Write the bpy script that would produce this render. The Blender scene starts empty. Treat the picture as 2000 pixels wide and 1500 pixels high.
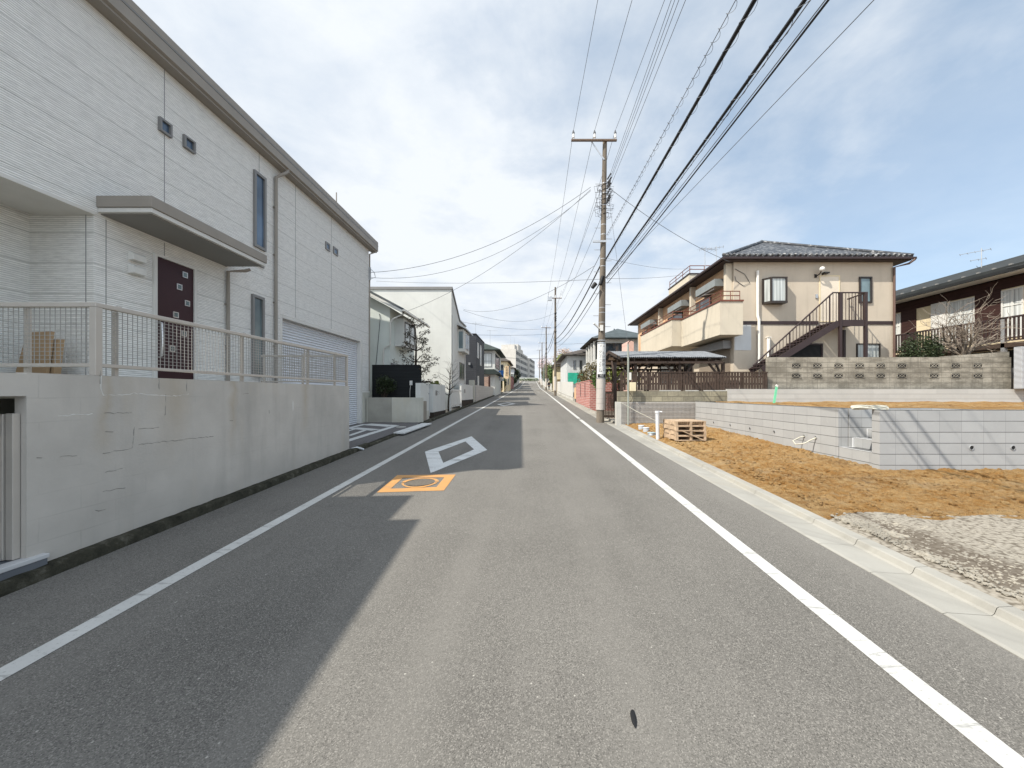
import bpy, math, random
from mathutils import Vector, noise, Matrix
import numpy as np
R = math.radians
C = bpy.context.scene.collection
# ------------------------------------------------------------------ survey constants
F, CX, CY, H = 750.0, 1038.0, 769.0, 1.7          # focal length (px of the 2000 px photo), principal point, eye height
def at(px, py, Y): return ((px-CX)*Y/F, Y, H-(py-CY)*Y/F)
def zy(py, Y): return H-(py-CY)*Y/F
def xp(px, Y): return (px-CX)*Y/F
def yp(px, X): return X*F/(px-CX)
def gr(px, py, h=0.0):                              # point of the street surface (raised by h)
    Y = F*(H-h)/(py-744.0); return ((px-CX)*Y/F, Y)
PROF = [(-400,-13.3),(-60,-2.0),(0,0),(60,2.0),(75,2.42),(92,2.98),(110,3.75),(140,5.4),(177,7.55),(190,7.95),(220,8.2),(2500,9.0)]
def gz(Y):
    for (a,b),(c,d) in zip(PROF, PROF[1:]):
        if Y <= c: return b+(d-b)*(Y-a)/(c-a)
    return PROF[-1][1]
# ------------------------------------------------------------------ mesh builder
class MB:
    def __init__(s): s.v=[]; s.f=[]; s.sm=[]
    def add(s, vs, fs, smooth=False):
        o=len(s.v); s.v.extend([tuple(p) for p in vs])
        for f in fs: s.f.append(tuple(i+o for i in f)); s.sm.append(smooth)
        return s
    def box(s, x0,x1,y0,y1,z0,z1):
        x0,x1=min(x0,x1),max(x0,x1); y0,y1=min(y0,y1),max(y0,y1); z0,z1=min(z0,z1),max(z0,z1)
        v=[(x0,y0,z0),(x1,y0,z0),(x1,y1,z0),(x0,y1,z0),(x0,y0,z1),(x1,y0,z1),(x1,y1,z1),(x0,y1,z1)]
        return s.add(v,[(0,3,2,1),(4,5,6,7),(0,1,5,4),(1,2,6,5),(2,3,7,6),(3,0,4,7)])
    def beam(s, a, b, w, h, up=(0,0,1)):            # box along a segment
        a=Vector(a); b=Vector(b); d=(b-a).normalized(); u=Vector(up)
        if abs(d.dot(u))>.98: u=Vector((0,1,0))
        sx=d.cross(u).normalized()*w/2; sy=sx.cross(d).normalized()*h/2
        v=[]
        for p in (a,b):
            v+= [p-sx-sy,p+sx-sy,p+sx+sy,p-sx+sy]
        return s.add(v,[(0,1,2,3),(7,6,5,4),(0,4,5,1),(1,5,6,2),(2,6,7,3),(3,7,4,0)])
    def prism(s, poly, axis, a0, a1):                # polygon extruded along an axis
        n=len(poly)
        def P(u,w,t): return {'x':(t,u,w),'y':(u,t,w),'z':(u,w,t)}[axis]
        v=[P(u,w,a0) for u,w in poly]+[P(u,w,a1) for u,w in poly]
        fs=[tuple(range(n))[::-1],tuple(range(n,2*n))]+[(i,(i+1)%n,(i+1)%n+n,i+n) for i in range(n)]
        return s.add(v,fs)
    def tube(s, pts, r, n=6, cap=True):
        pts=[Vector(p) for p in pts]; m=len(pts)
        rs=r if isinstance(r,(list,tuple)) else [r]*m
        v=[]; pu=None
        for i,p in enumerate(pts):
            d=(pts[min(i+1,m-1)]-pts[max(i-1,0)])
            d=d.normalized() if d.length>1e-9 else Vector((0,0,1))
            if pu is None:
                u=Vector((0,0,1)) if abs(d.z)<.9 else Vector((1,0,0))
                u=(u-d*u.dot(d)).normalized()
            else:
                u=pu-d*pu.dot(d); u=u.normalized() if u.length>1e-6 else pu
            pu=u; w=d.cross(u)
            for k in range(n):
                a=2*math.pi*k/n; v.append(p+(u*math.cos(a)+w*math.sin(a))*rs[i])
        fs=[(i*n+k,i*n+(k+1)%n,(i+1)*n+(k+1)%n,(i+1)*n+k) for i in range(m-1) for k in range(n)]
        s.add(v,fs,True)
        if cap:
            o=len(s.v)-n*m
            s.f.append(tuple(o+k for k in range(n))[::-1]); s.sm.append(False)
            s.f.append(tuple(o+(m-1)*n+k for k in range(n))); s.sm.append(False)
        return s
    def lathe(s, prof, c=(0,0,0), n=20):             # (radius,z) profile round the z axis
        v=[(c[0]+r*math.cos(2*math.pi*k/n),c[1]+r*math.sin(2*math.pi*k/n),c[2]+z) for r,z in prof for k in range(n)]
        m=len(prof)
        fs=[(i*n+k,i*n+(k+1)%n,(i+1)*n+(k+1)%n,(i+1)*n+k) for i in range(m-1) for k in range(n)]
        s.add(v,fs,True); o=len(s.v)-n*m
        s.f.append(tuple(o+k for k in range(n))[::-1]); s.sm.append(False)
        s.f.append(tuple(o+(m-1)*n+k for k in range(n))); s.sm.append(False)
        return s
    def ball(s, c, r, n=10, sq=(1,1,1)):
        m=max(4,n//2); v=[];
        for i in range(m+1):
            t=math.pi*i/m
            for k in range(n):
                a=2*math.pi*k/n
                v.append((c[0]+r*sq[0]*math.sin(t)*math.cos(a),c[1]+r*sq[1]*math.sin(t)*math.sin(a),c[2]+r*sq[2]*math.cos(t)))
        return s.add(v,[(i*n+k,(i+1)*n+k,(i+1)*n+(k+1)%n,i*n+(k+1)%n) for i in range(m) for k in range(n)],True)
    def sheet(s, grid, smooth=False):                # rows of points
        nr=len(grid); nc=len(grid[0])
        return s.add([p for row in grid for p in row],[(i*nc+j,i*nc+j+1,(i+1)*nc+j+1,(i+1)*nc+j) for i in range(nr-1) for j in range(nc-1)],smooth)
    def frame(s, face, plane, u0,u1,z0,z1, w, d):    # four butted bars standing d proud of a wall plane
        def B(a,b,c,e):
            if face=='y': s.box(a,b,plane-d,plane,c,e)
            elif face=='+y': s.box(a,b,plane,plane+d,c,e)
            elif face=='x': s.box(plane,plane+d,a,b,c,e)
            else: s.box(plane-d,plane,a,b,c,e)
        B(u0,u1,z1-w,z1); B(u0,u1,z0,z0+w); B(u0,u0+w,z0+w,z1-w); B(u1-w,u1,z0+w,z1-w)
        return s
    def slab(s, face, plane, u0,u1,z0,z1, d0, d1):
        if face=='y': s.box(u0,u1,plane-d1,plane-d0,z0,z1)
        elif face=='+y': s.box(u0,u1,plane+d0,plane+d1,z0,z1)
        elif face=='x': s.box(plane+d0,plane+d1,u0,u1,z0,z1)
        else: s.box(plane-d1,plane-d0,u0,u1,z0,z1)
        return s
ORG={}
def link(name, mb, m, parent=None, bevel=0):
    o0=Vector(ORG.get(parent.name,(0,0,0))) if parent else Vector((0,0,0))
    me=bpy.data.meshes.new(name)
    me.from_pydata([(p[0]-o0.x,p[1]-o0.y,p[2]-o0.z) for p in mb.v],[],mb.f)
    if any(mb.sm): me.polygons.foreach_set('use_smooth',mb.sm)
    me.update()
    if any(mb.sm): me.set_sharp_from_angle(angle=R(48))
    o=bpy.data.objects.new(name,me); C.objects.link(o)
    if m: me.materials.append(m)
    if parent: o.parent=parent; ORG[o.name]=tuple(o0)
    if bevel:
        b=o.modifiers.new('edge','BEVEL'); b.width=bevel; b.segments=2; b.limit_method='ANGLE'; b.angle_limit=R(50)
    return o
def thing(name, label, cat, loc=(0,0,0), group=None):
    o=bpy.data.objects.new(name,None); C.objects.link(o); o.location=loc; o.empty_display_size=.2
    o['label']=label; o['category']=cat
    if group: o['group']=group
    ORG[o.name]=tuple(loc); return o
def solo(name, label, cat, mb, m, group=None, bevel=0):
    o=link(name,mb,m,None,bevel); o['label']=label; o['category']=cat
    if group: o['group']=group
    return o
def struct(name, mb, m, kind='structure', label=None):
    o=link(name,mb,m); o['kind']=kind
    if label: o['label']=label
    return o
# ------------------------------------------------------------------ materials
class G:
    def __init__(s,name,rough=.8,spec=.3):
        s.m=bpy.data.materials.new(name); s.m.use_nodes=True; s.nt=s.m.node_tree
        s.b=s.nt.nodes['Principled BSDF']; s.b.inputs['Roughness'].default_value=rough
        s.b.inputs['Specular IOR Level'].default_value=spec
        g=s.nt.nodes.new('ShaderNodeNewGeometry'); s.P=g.outputs['Position']; s._uv=None; s._sep=None
    def sock(s,inp,v):
        if isinstance(v,bpy.types.NodeSocket): s.nt.links.new(v,inp)
        elif v is not None:
            if isinstance(v,tuple) and len(v)==3 and len(inp.default_value)==4: v=v+(1,)
            inp.default_value=v
    def sep(s):
        if not s._sep:
            n=s.nt.nodes.new('ShaderNodeSeparateXYZ'); s.sock(n.inputs[0],s.P); s._sep=n.outputs
        return s._sep
    def comb(s,x,y,z=0.0):
        n=s.nt.nodes.new('ShaderNodeCombineXYZ')
        for i,v in zip(n.inputs,(x,y,z)): s.sock(i,v)
        return n.outputs[0]
    def math(s,op,a,b=None,clamp=False):
        n=s.nt.nodes.new('ShaderNodeMath'); n.operation=op; n.use_clamp=clamp; s.sock(n.inputs[0],a)
        if b is not None: s.sock(n.inputs[1],b)
        return n.outputs[0]
    def uv(s):                                       # wall coordinates: along the wall, up the wall
        if not s._uv:
            x,y,z=s.sep(); s._uv=s.comb(s.math('ADD',x,y),z,0.0)
        return s._uv
    def scale(s,vec,x,y,z):
        n=s.nt.nodes.new('ShaderNodeMapping'); s.sock(n.inputs['Vector'],vec); n.inputs['Scale'].default_value=(x,y,z); return n.outputs[0]
    def noise(s,scale,detail=4,rough=.55,vec=None,dist=0):
        n=s.nt.nodes.new('ShaderNodeTexNoise'); s.sock(n.inputs['Vector'],vec or s.P)
        n.inputs['Scale'].default_value=scale; n.inputs['Detail'].default_value=detail; n.inputs['Roughness'].default_value=rough; n.inputs['Distortion'].default_value=dist
        return n.outputs['Fac']
    def voro(s,scale,feat='F1',vec=None,out='Distance'):
        n=s.nt.nodes.new('ShaderNodeTexVoronoi'); n.feature=feat; s.sock(n.inputs['Vector'],vec or s.P); n.inputs['Scale'].default_value=scale
        return n.outputs[out]
    def wave(s,vec,scale,axis='Y',dist=0,prof='SIN'):
        n=s.nt.nodes.new('ShaderNodeTexWave'); n.bands_direction=axis; n.wave_profile=prof; s.sock(n.inputs['Vector'],vec); n.inputs['Scale'].default_value=scale; n.inputs['Distortion'].default_value=dist
        return n.outputs['Fac']
    def ramp(s,fac,stops,interp='LINEAR'):
        n=s.nt.nodes.new('ShaderNodeValToRGB'); n.color_ramp.interpolation=interp; e=n.color_ramp.elements
        while len(e)<len(stops): e.new(.5)
        for el,(p,c) in zip(e,stops):
            el.position=p; el.color=(c,c,c,1) if isinstance(c,(int,float)) else tuple(c)+(1,)
        s.sock(n.inputs[0],fac); return n.outputs[0]
    def mix(s,fac,a,b,mode='MIX'):
        n=s.nt.nodes.new('ShaderNodeMix'); n.data_type='RGBA'; n.blend_type=mode
        s.sock(n.inputs[0],fac); s.sock(n.inputs[6],a); s.sock(n.inputs[7],b); return n.outputs[2]
    def brick(s,vec,w,h,mortar,off=.5,c1=(1,1,1),c2=(.8,.8,.8),cm=(0,0,0),smooth=.1):
        n=s.nt.nodes.new('ShaderNodeTexBrick'); s.sock(n.inputs['Vector'],vec); n.offset=off; n.offset_frequency=2
        I=n.inputs; I['Scale'].default_value=1; I['Brick Width'].default_value=w; I['Row Height'].default_value=h; I['Mortar Size'].default_value=mortar; I['Mortar Smooth'].default_value=smooth
        s.sock(I['Color1'],c1); s.sock(I['Color2'],c2); s.sock(I['Mortar'],cm); return n.outputs['Color'],n.outputs['Fac']
    def col(s,v): s.sock(s.b.inputs['Base Color'],v); return s
    def bump(s,h,st=.5,d=.02):
        n=s.nt.nodes.new('ShaderNodeBump'); n.inputs['Strength'].default_value=st; n.inputs['Distance'].default_value=d; s.sock(n.inputs['Height'],h)
        if s.b.inputs['Normal'].is_linked: s.sock(n.inputs['Normal'],s.b.inputs['Normal'].links[0].from_socket)
        s.sock(s.b.inputs['Normal'],n.outputs[0]); return s
def mul(c,k): return tuple(min(1,x*k) for x in c)
def plain(name,c,rough=.7,var=.18,sc=2.5,bs=60,bst=.15,metal=0,spec=.3,streak=0):
    g=G(name,rough,spec); n=g.noise(sc,6,.6); v=g.ramp(n,[(.3,mul(c,1-var)),(.7,mul(c,1+var))])
    if streak:
        x,y,z=g.sep(); st=g.noise(1,5,.6,g.comb(g.math('MULTIPLY',g.math('ADD',x,y),9.0),g.math('MULTIPLY',z,.5),0.0))
        v=g.mix(g.ramp(st,[(.45,0),(.75,streak)]),v,mul(c,.55))
    g.col(v); g.b.inputs['Metallic'].default_value=metal
    if bst: g.bump(g.noise(bs,4,.6),bst,.01)
    return g.m
# ---- materials of the place
def uv_x(g): return g.math('ADD',g.sep()[0],g.sep()[1])
def m_siding():
    g=G('white_stone_siding',.75,.25); uv=g.uv()
    c,f=g.brick(g.comb(g.math('ADD',uv_x(g),30.0),g.math('ADD',g.sep()[2],g.math('MULTIPLY',g.noise(3.0,4),.012)),0.0),60,.030,.0045,.43,(.92,.905,.865),(.85,.835,.795),(.55,.54,.515),.3)
    x,y,z=g.sep(); c2,f2=g.brick(g.comb(30.0,z,0.0),60,.455,.006,0,(1,1,1),(1,1,1),(.62,.62,.61),.2)
    st=g.noise(1,6,.7,g.scale(uv,5,34,1))
    v=g.mix(g.ramp(st,[(.36,.6),(.56,0)]),c,(.55,.54,.515))
    v=g.mix(1.0,v,c2,'MULTIPLY'); v=g.mix(g.ramp(g.noise(.7,4),[(.4,0),(.8,.2)]),v,(.74,.735,.71))
    g.col(v); g.bump(g.math('SUBTRACT',st,f),.8,.018); return g.m
def m_concrete(name,c=(.505,.472,.425),grid=True):
    g=G(name,.85,.2); uv=g.uv(); x,y,z=g.sep(); u=g.math('ADD',x,y)
    n=g.noise(1.1,6,.6); v=g.ramp(n,[(.3,mul(c,.84)),(.55,c),(.75,mul(c,1.13))])
    st=g.noise(1,6,.6,g.comb(g.math('MULTIPLY',u,3.2),g.math('MULTIPLY',z,.35),1.7))
    v=g.mix(g.ramp(st,[(.5,0),(.72,.4)]),v,mul(c,.60))
    st2=g.noise(1,4,.6,g.comb(g.math('MULTIPLY',u,1.3),g.math('MULTIPLY',z,.25),8.0))
    v=g.mix(g.ramp(st2,[(.55,0),(.75,.35)]),v,(c[0]*1.0,c[1]*.86,c[2]*.62))
    if grid:
        for yc,wd in ((5.48,.10),(7.26,.16),(3.83,.10),(4.6,.3)):
            dd=g.math('ABSOLUTE',g.math('ADD',g.math('SUBTRACT',y,yc),g.math('MULTIPLY',g.math('SUBTRACT',g.noise(2.5,5),.5),.35)))
            k=g.math('MULTIPLY',g.ramp(dd,[(0,.38),(wd,0)]),g.ramp(g.math('ADD',z,g.math('MULTIPLY',g.noise(2,5),.6)),[(.95 if yc!=4.6 else 1.85,0),(1.0,1) if yc!=4.6 else (1.95,1)]) if False else g.ramp(g.math('MULTIPLY',g.math('ADD',z,g.math('MULTIPLY',g.noise(2,5),.8)),.4),[(.52,0),(.78,1)]))
            v=g.mix(k,v,(c[0]*.72,c[1]*.60,c[2]*.42))
        w=g.noise(3,3); wv=g.comb(g.math('ADD',u,g.math('MULTIPLY',w,.03)),g.math('ADD',z,g.math('MULTIPLY',g.noise(2,3),.03)),0.0)
        _,f=g.brick(wv,.62,.21,.006,.5,smooth=.5); mk=g.math('MULTIPLY',f,g.ramp(g.noise(1.0,4,.6),[(.52,0),(.7,.3)]))
        v=g.mix(mk,v,mul(c,.5)); v=g.mix(g.ramp(g.math('ADD',z,g.math('MULTIPLY',g.noise(1.4,4),.5)),[(.70,.28),(.95,0)]),v,mul(c,.7))
    g.col(v); g.bump(g.noise(28,6,.65),.25,.01); return g.m
def m_block(name,c,w=.4,h=.2,z0=0,off=0,lineh=.28,linev=.7,stain=.0,var=.9,mort=.007):
    g=G(name,.9,.15); x,y,z=g.sep(); uv=g.comb(g.math('ADD',x,y),g.math('ADD',z,-z0),0.0)
    col,f=g.brick(uv,w,h,mort*.6,off,c,mul(c,var),mul(c,linev),.3)
    _,f2=g.brick(g.comb(.3,g.math('ADD',z,-z0),0.0),90,h,mort,0,smooth=.2); v=g.mix(f2,col,mul(c,lineh))
    v=g.mix(g.ramp(g.noise(2.2,6,.65),[(.42,0),(.75,.35)]),v,mul(c,.72))
    v=g.mix(g.ramp(g.noise(9,5,.7),[(.55,0),(.8,.25)]),v,mul(c,1.25))
    if stain:
        s1=g.noise(1.0,8,.75,g.scale(g.P,1.1,1.1,2.6)); v=g.mix(g.ramp(s1,[(.40,0),(.58,stain)]),v,(.12,.11,.09)); s2=g.noise(1.0,6,.7,g.comb(g.math('MULTIPLY',g.math('ADD',x,y),7.0),g.math('MULTIPLY',z,1.2),5.0)); v=g.mix(g.ramp(s2,[(.50,0),(.70,stain*.7)]),v,(.10,.095,.08))
    g.col(v); g.bump(f2,-.5,.008); g.bump(g.noise(70,4,.6),.3,.006); return g.m
def m_asphalt(name='asphalt',c=(.130,.123,.111)):
    g=G(name,.88,.25)
    v=g.ramp(g.noise(.55,6,.6),[(.3,mul(c,.80)),(.5,c),(.72,mul(c,1.22))])
    v=g.mix(g.ramp(g.noise(.16,3),[(.4,0),(.7,.3)]),v,mul(c,1.25))
    a=g.voro(185,vec=g.P,out='Color'); sp=g.nt.nodes.new('ShaderNodeSeparateColor'); g.sock(sp.inputs[0],a)
    v=g.mix(g.ramp(sp.outputs[0],[(.0,.75),(.4,0)]),v,mul(c,.3))
    v=g.mix(g.ramp(sp.outputs[1],[(.68,0),(1,.75)]),v,mul(c,2.2))
    trk=g.noise(1,4,.55,g.comb(g.math('MULTIPLY',g.sep()[0],1.1),g.math('MULTIPLY',g.sep()[1],.06),2.0)); v=g.mix(g.ramp(trk,[(.40,.0),(.66,.5)]),v,mul(c,1.45)); v=g.mix(g.ramp(g.noise(1.3,7,.7,dist=.4),[(.60,0),(.75,.35)]),v,mul(c,.62))
    a2=g.voro(30,vec=g.P,out='Color'); s2=g.nt.nodes.new('ShaderNodeSeparateColor'); g.sock(s2.inputs[0],a2)
    d2=g.voro(30); v=g.mix(g.math('MULTIPLY',g.ramp(s2.outputs[0],[(.965,0),(.975,.8)]),g.ramp(d2,[(.1,1),(.22,0)])),v,(.42,.40,.36))
    g.col(v); g.bump(g.voro(185),.4,.004); return g.m
def m_paint(name,c,wear=.5):
    g=G(name,.6,.3); cr=g.noise(1,6,.7,g.scale(g.P,1.6,11,1),.5); n=g.noise(45,5,.7)
    k=g.math('MULTIPLY',g.ramp(cr,[(.585,0),(.61,1),(.64,1),(.665,0)]),wear); k2=g.math('MULTIPLY',g.ramp(n,[(.57,0),(.68,1)]),wear)
    v=g.ramp(g.noise(3,5,.6),[(.3,mul(c,.86)),(.7,c)]); v=g.mix(g.math('MAXIMUM',k,k2),v,(.17,.165,.155)); g.col(v); g.bump(g.noise(80,3),.25,.005); return g.m
def m_dirt():
    g=G('orange_clay',.95,.1)
    v=g.ramp(g.noise(.55,6,.65),[(.30,(.25,.118,.032)),(.47,(.34,.185,.062)),(.60,(.40,.25,.11)),(.8,(.44,.31,.165))])
    v=g.mix(g.ramp(g.noise(.9,6,.7,dist=.4),[(.50,0),(.66,.6)]),v,(.17,.085,.03)); v=g.mix(g.ramp(g.noise(1.3,6,.7,g.scale(g.P,1,1.6,1)),[(.54,0),(.68,.55)]),v,(.46,.36,.225))
    v=g.mix(g.ramp(g.noise(6.0,8,.8),[(.44,0),(.60,.62)]),v,(.47,.335,.17))
    v=g.mix(g.ramp(g.noise(7,8,.8,dist=.5),[(.55,0),(.63,.75)]),v,(.10,.055,.028))
    g.col(v); g.bump(g.noise(14,10,.8),1.0,.09); g.bump(g.noise(70,5,.7),.7,.02); return g.m
def m_stones():
    g=G('crushed_stone',.9,.2); a=g.nt.nodes.new('ShaderNodeObjectInfo')
    v=g.ramp(g.noise(3.2,3),[(.3,(.20,.185,.155)),(.5,(.27,.25,.21)),(.7,(.33,.30,.245))]); v=g.mix(g.ramp(g.noise(25,3),[(.45,0),(.65,.7)]),v,(.20,.18,.15)); g.col(v); g.bump(g.noise(60,4),.4,.01); return g.m
def m_gravelbase():
    g=G('gravel_bed',.95,.1); d=g.voro(24); v=g.ramp(d,[(.1,(.32,.295,.25)),(.5,(.26,.235,.195)),(.8,(.13,.113,.09))])
    k=g.noise(1,5,.6,g.scale(g.P,.55,1.1,1),.3)
    x,y,z=g.sep(); band=g.ramp(g.math('ADD',g.math('MULTIPLY',g.math('ABSOLUTE',g.math('SUBTRACT',x,3.95)),1.0),g.math('MULTIPLY',g.math('SUBTRACT',k,.5),1.6)),[(.12,.7),(.32,0)])
    v=g.mix(band,v,(.075,.058,.043)); g.col(v); g.bump(d,-.8,.03); return g.m
def m_tiles():
    g=G('glazed_roof_tiles',.42,.4); x,y,z=g.sep(); u=g.math('ADD',x,g.math('MULTIPLY',y,0.0))
    n=g.noise(5.0,5,.7); v=g.ramp(n,[(.46,(.035,.038,.045)),(.55,(.075,.08,.085)),(.63,(.34,.34,.34))])  # pale speckle paints the glaze highlights into the tile colour
    w=g.wave(g.comb(g.math('ADD',x,y),0.0,0.0),1.15,'X'); r=g.wave(g.comb(0.0,z,0.0),2.4,'Y',0,'SAW')
    v=g.mix(g.ramp(w,[(.0,.75),(.35,0)]),v,(.035,.037,.042)); g.col(v); g.bump(w,.9,.05); g.bump(r,.5,.03); return g.m
def m_roof(name,c):
    g=G(name,.85,.12); x,y,z=g.sep(); r=g.wave(g.comb(0.0,z,0.0),2.2,'Y',0,'SAW'); v=g.ramp(g.noise(1.5,5),[(.3,mul(c,.8)),(.7,mul(c,1.2))]); g.col(v); g.bump(r,.6,.03); return g.m
def m_stucco(name,c,stain=.25):
    g=G(name,.9,.15); v=g.ramp(g.noise(.7,6,.6),[(.3,mul(c,.9)),(.7,mul(c,1.05))]); x,y,z=g.sep()
    st=g.noise(1,5,.6,g.comb(g.math('MULTIPLY',g.math('ADD',x,y),4.5),g.math('MULTIPLY',z,.4),3.0)); v=g.mix(g.ramp(st,[(.52,0),(.75,stain)]),v,mul(c,.6))
    g.col(v); g.bump(g.noise(38,5,.7),.45,.012); return g.m
def m_brickwall(name,c1,c2,cm,w=.24,h=.105):
    g=G(name,.85,.2); c,f=g.brick(g.uv(),w,h,.011,.5,c1,c2,cm,.2); v=g.mix(g.ramp(g.noise(4,5),[(.4,0),(.8,.3)]),c,mul(c1,.6)); g.col(v); g.bump(f,-.6,.01); return g.m
def m_boards(name,c,w=.1,axis='h'):
    g=G(name,.7,.25); x,y,z=g.sep(); t=z if axis=='h' else g.math('ADD',x,y)
    _,f=g.brick(g.comb(0.3 if axis=='h' else 0.0,t,0.0) ,50,w,.006,0,smooth=.2)
    v=g.ramp(g.noise(1,5,.6,g.comb(g.math('MULTIPLY',g.math('ADD',x,y),1.5 if axis=='h' else 20),g.math('MULTIPLY',z,20 if axis=='h' else 1.5),0.0)),[(.3,mul(c,.75)),(.7,mul(c,1.25))])
    v=g.mix(f,v,mul(c,.3)); g.col(v); g.bump(f,-.6,.01); return g.m
def m_shutter(name,c,p=.075):
    g=G(name,.45,.4); x,y,z=g.sep(); w=g.wave(g.comb(0.0,z,0.0),.314/p,'Y'); v=g.mix(g.ramp(w,[(0,.6),(.3,0)]),c,mul(c,.45)); v=g.mix(g.ramp(g.noise(2,4),[(.4,0),(.8,.2)]),v,mul(c,.8)); g.col(v); g.bump(w,.9,.03); return g.m
def m_glass(name,c=(.03,.04,.05),rough=.05):
    g=G(name,rough,.8); g.col(g.ramp(g.noise(.9,3),[(.35,mul(c,.6)),(.65,mul(c,1.6))])); return g.m
def m_curtain(name,c=(.55,.58,.56)):
    g=G(name,.22,.6); x,y,z=g.sep(); w=g.noise(1,3,.5,g.comb(g.math('MULTIPLY',g.math('ADD',x,y),14.0),g.math('MULTIPLY',z,.3),0.0)); g.col(g.ramp(w,[(.3,mul(c,.45)),(.65,c)])); return g.m
def m_leaf(name,a,b):
    g=G(name,.6,.35); v=g.ramp(g.noise(2.2,4,.7),[(.3,a),(.7,b)]); v=g.mix(g.ramp(g.noise(23,2),[(.4,0),(.7,.4)]),v,mul(b,1.4)); g.col(v); return g.m
def m_bark(name,c):
    g=G(name,.9,.15); v=g.ramp(g.noise(1,6,.65,g.scale(g.P,9,9,2)),[(.3,mul(c,.5)),(.7,mul(c,1.3))]); g.col(v); g.bump(g.noise(1,5,.6,g.scale(g.P,26,26,6)),.6,.02); return g.m
def m_moss():
    g=G('mossy_kerb',.95,.1); v=g.ramp(g.noise(6,7,.7),[(.3,(.022,.022,.017)),(.55,(.06,.057,.042)),(.75,(.15,.14,.115))]); g.col(v); g.bump(g.noise(20,7,.7),.9,.04); return g.m
def m_pole():
    g=G('pole_concrete',.85,.2); x,y,z=g.sep(); v=g.ramp(g.noise(1,6,.65,g.scale(g.P,5,5,.8)),[(.3,(.085,.07,.055)),(.5,(.145,.122,.097)),(.7,(.21,.178,.142))]); v=g.mix(g.ramp(g.noise(1,5,.7,g.scale(g.P,14,14,.6)),[(.55,0),(.72,.5)]),v,(.10,.085,.07)); g.col(v); g.bump(g.noise(30,4),.3,.01); return g.m
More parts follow.
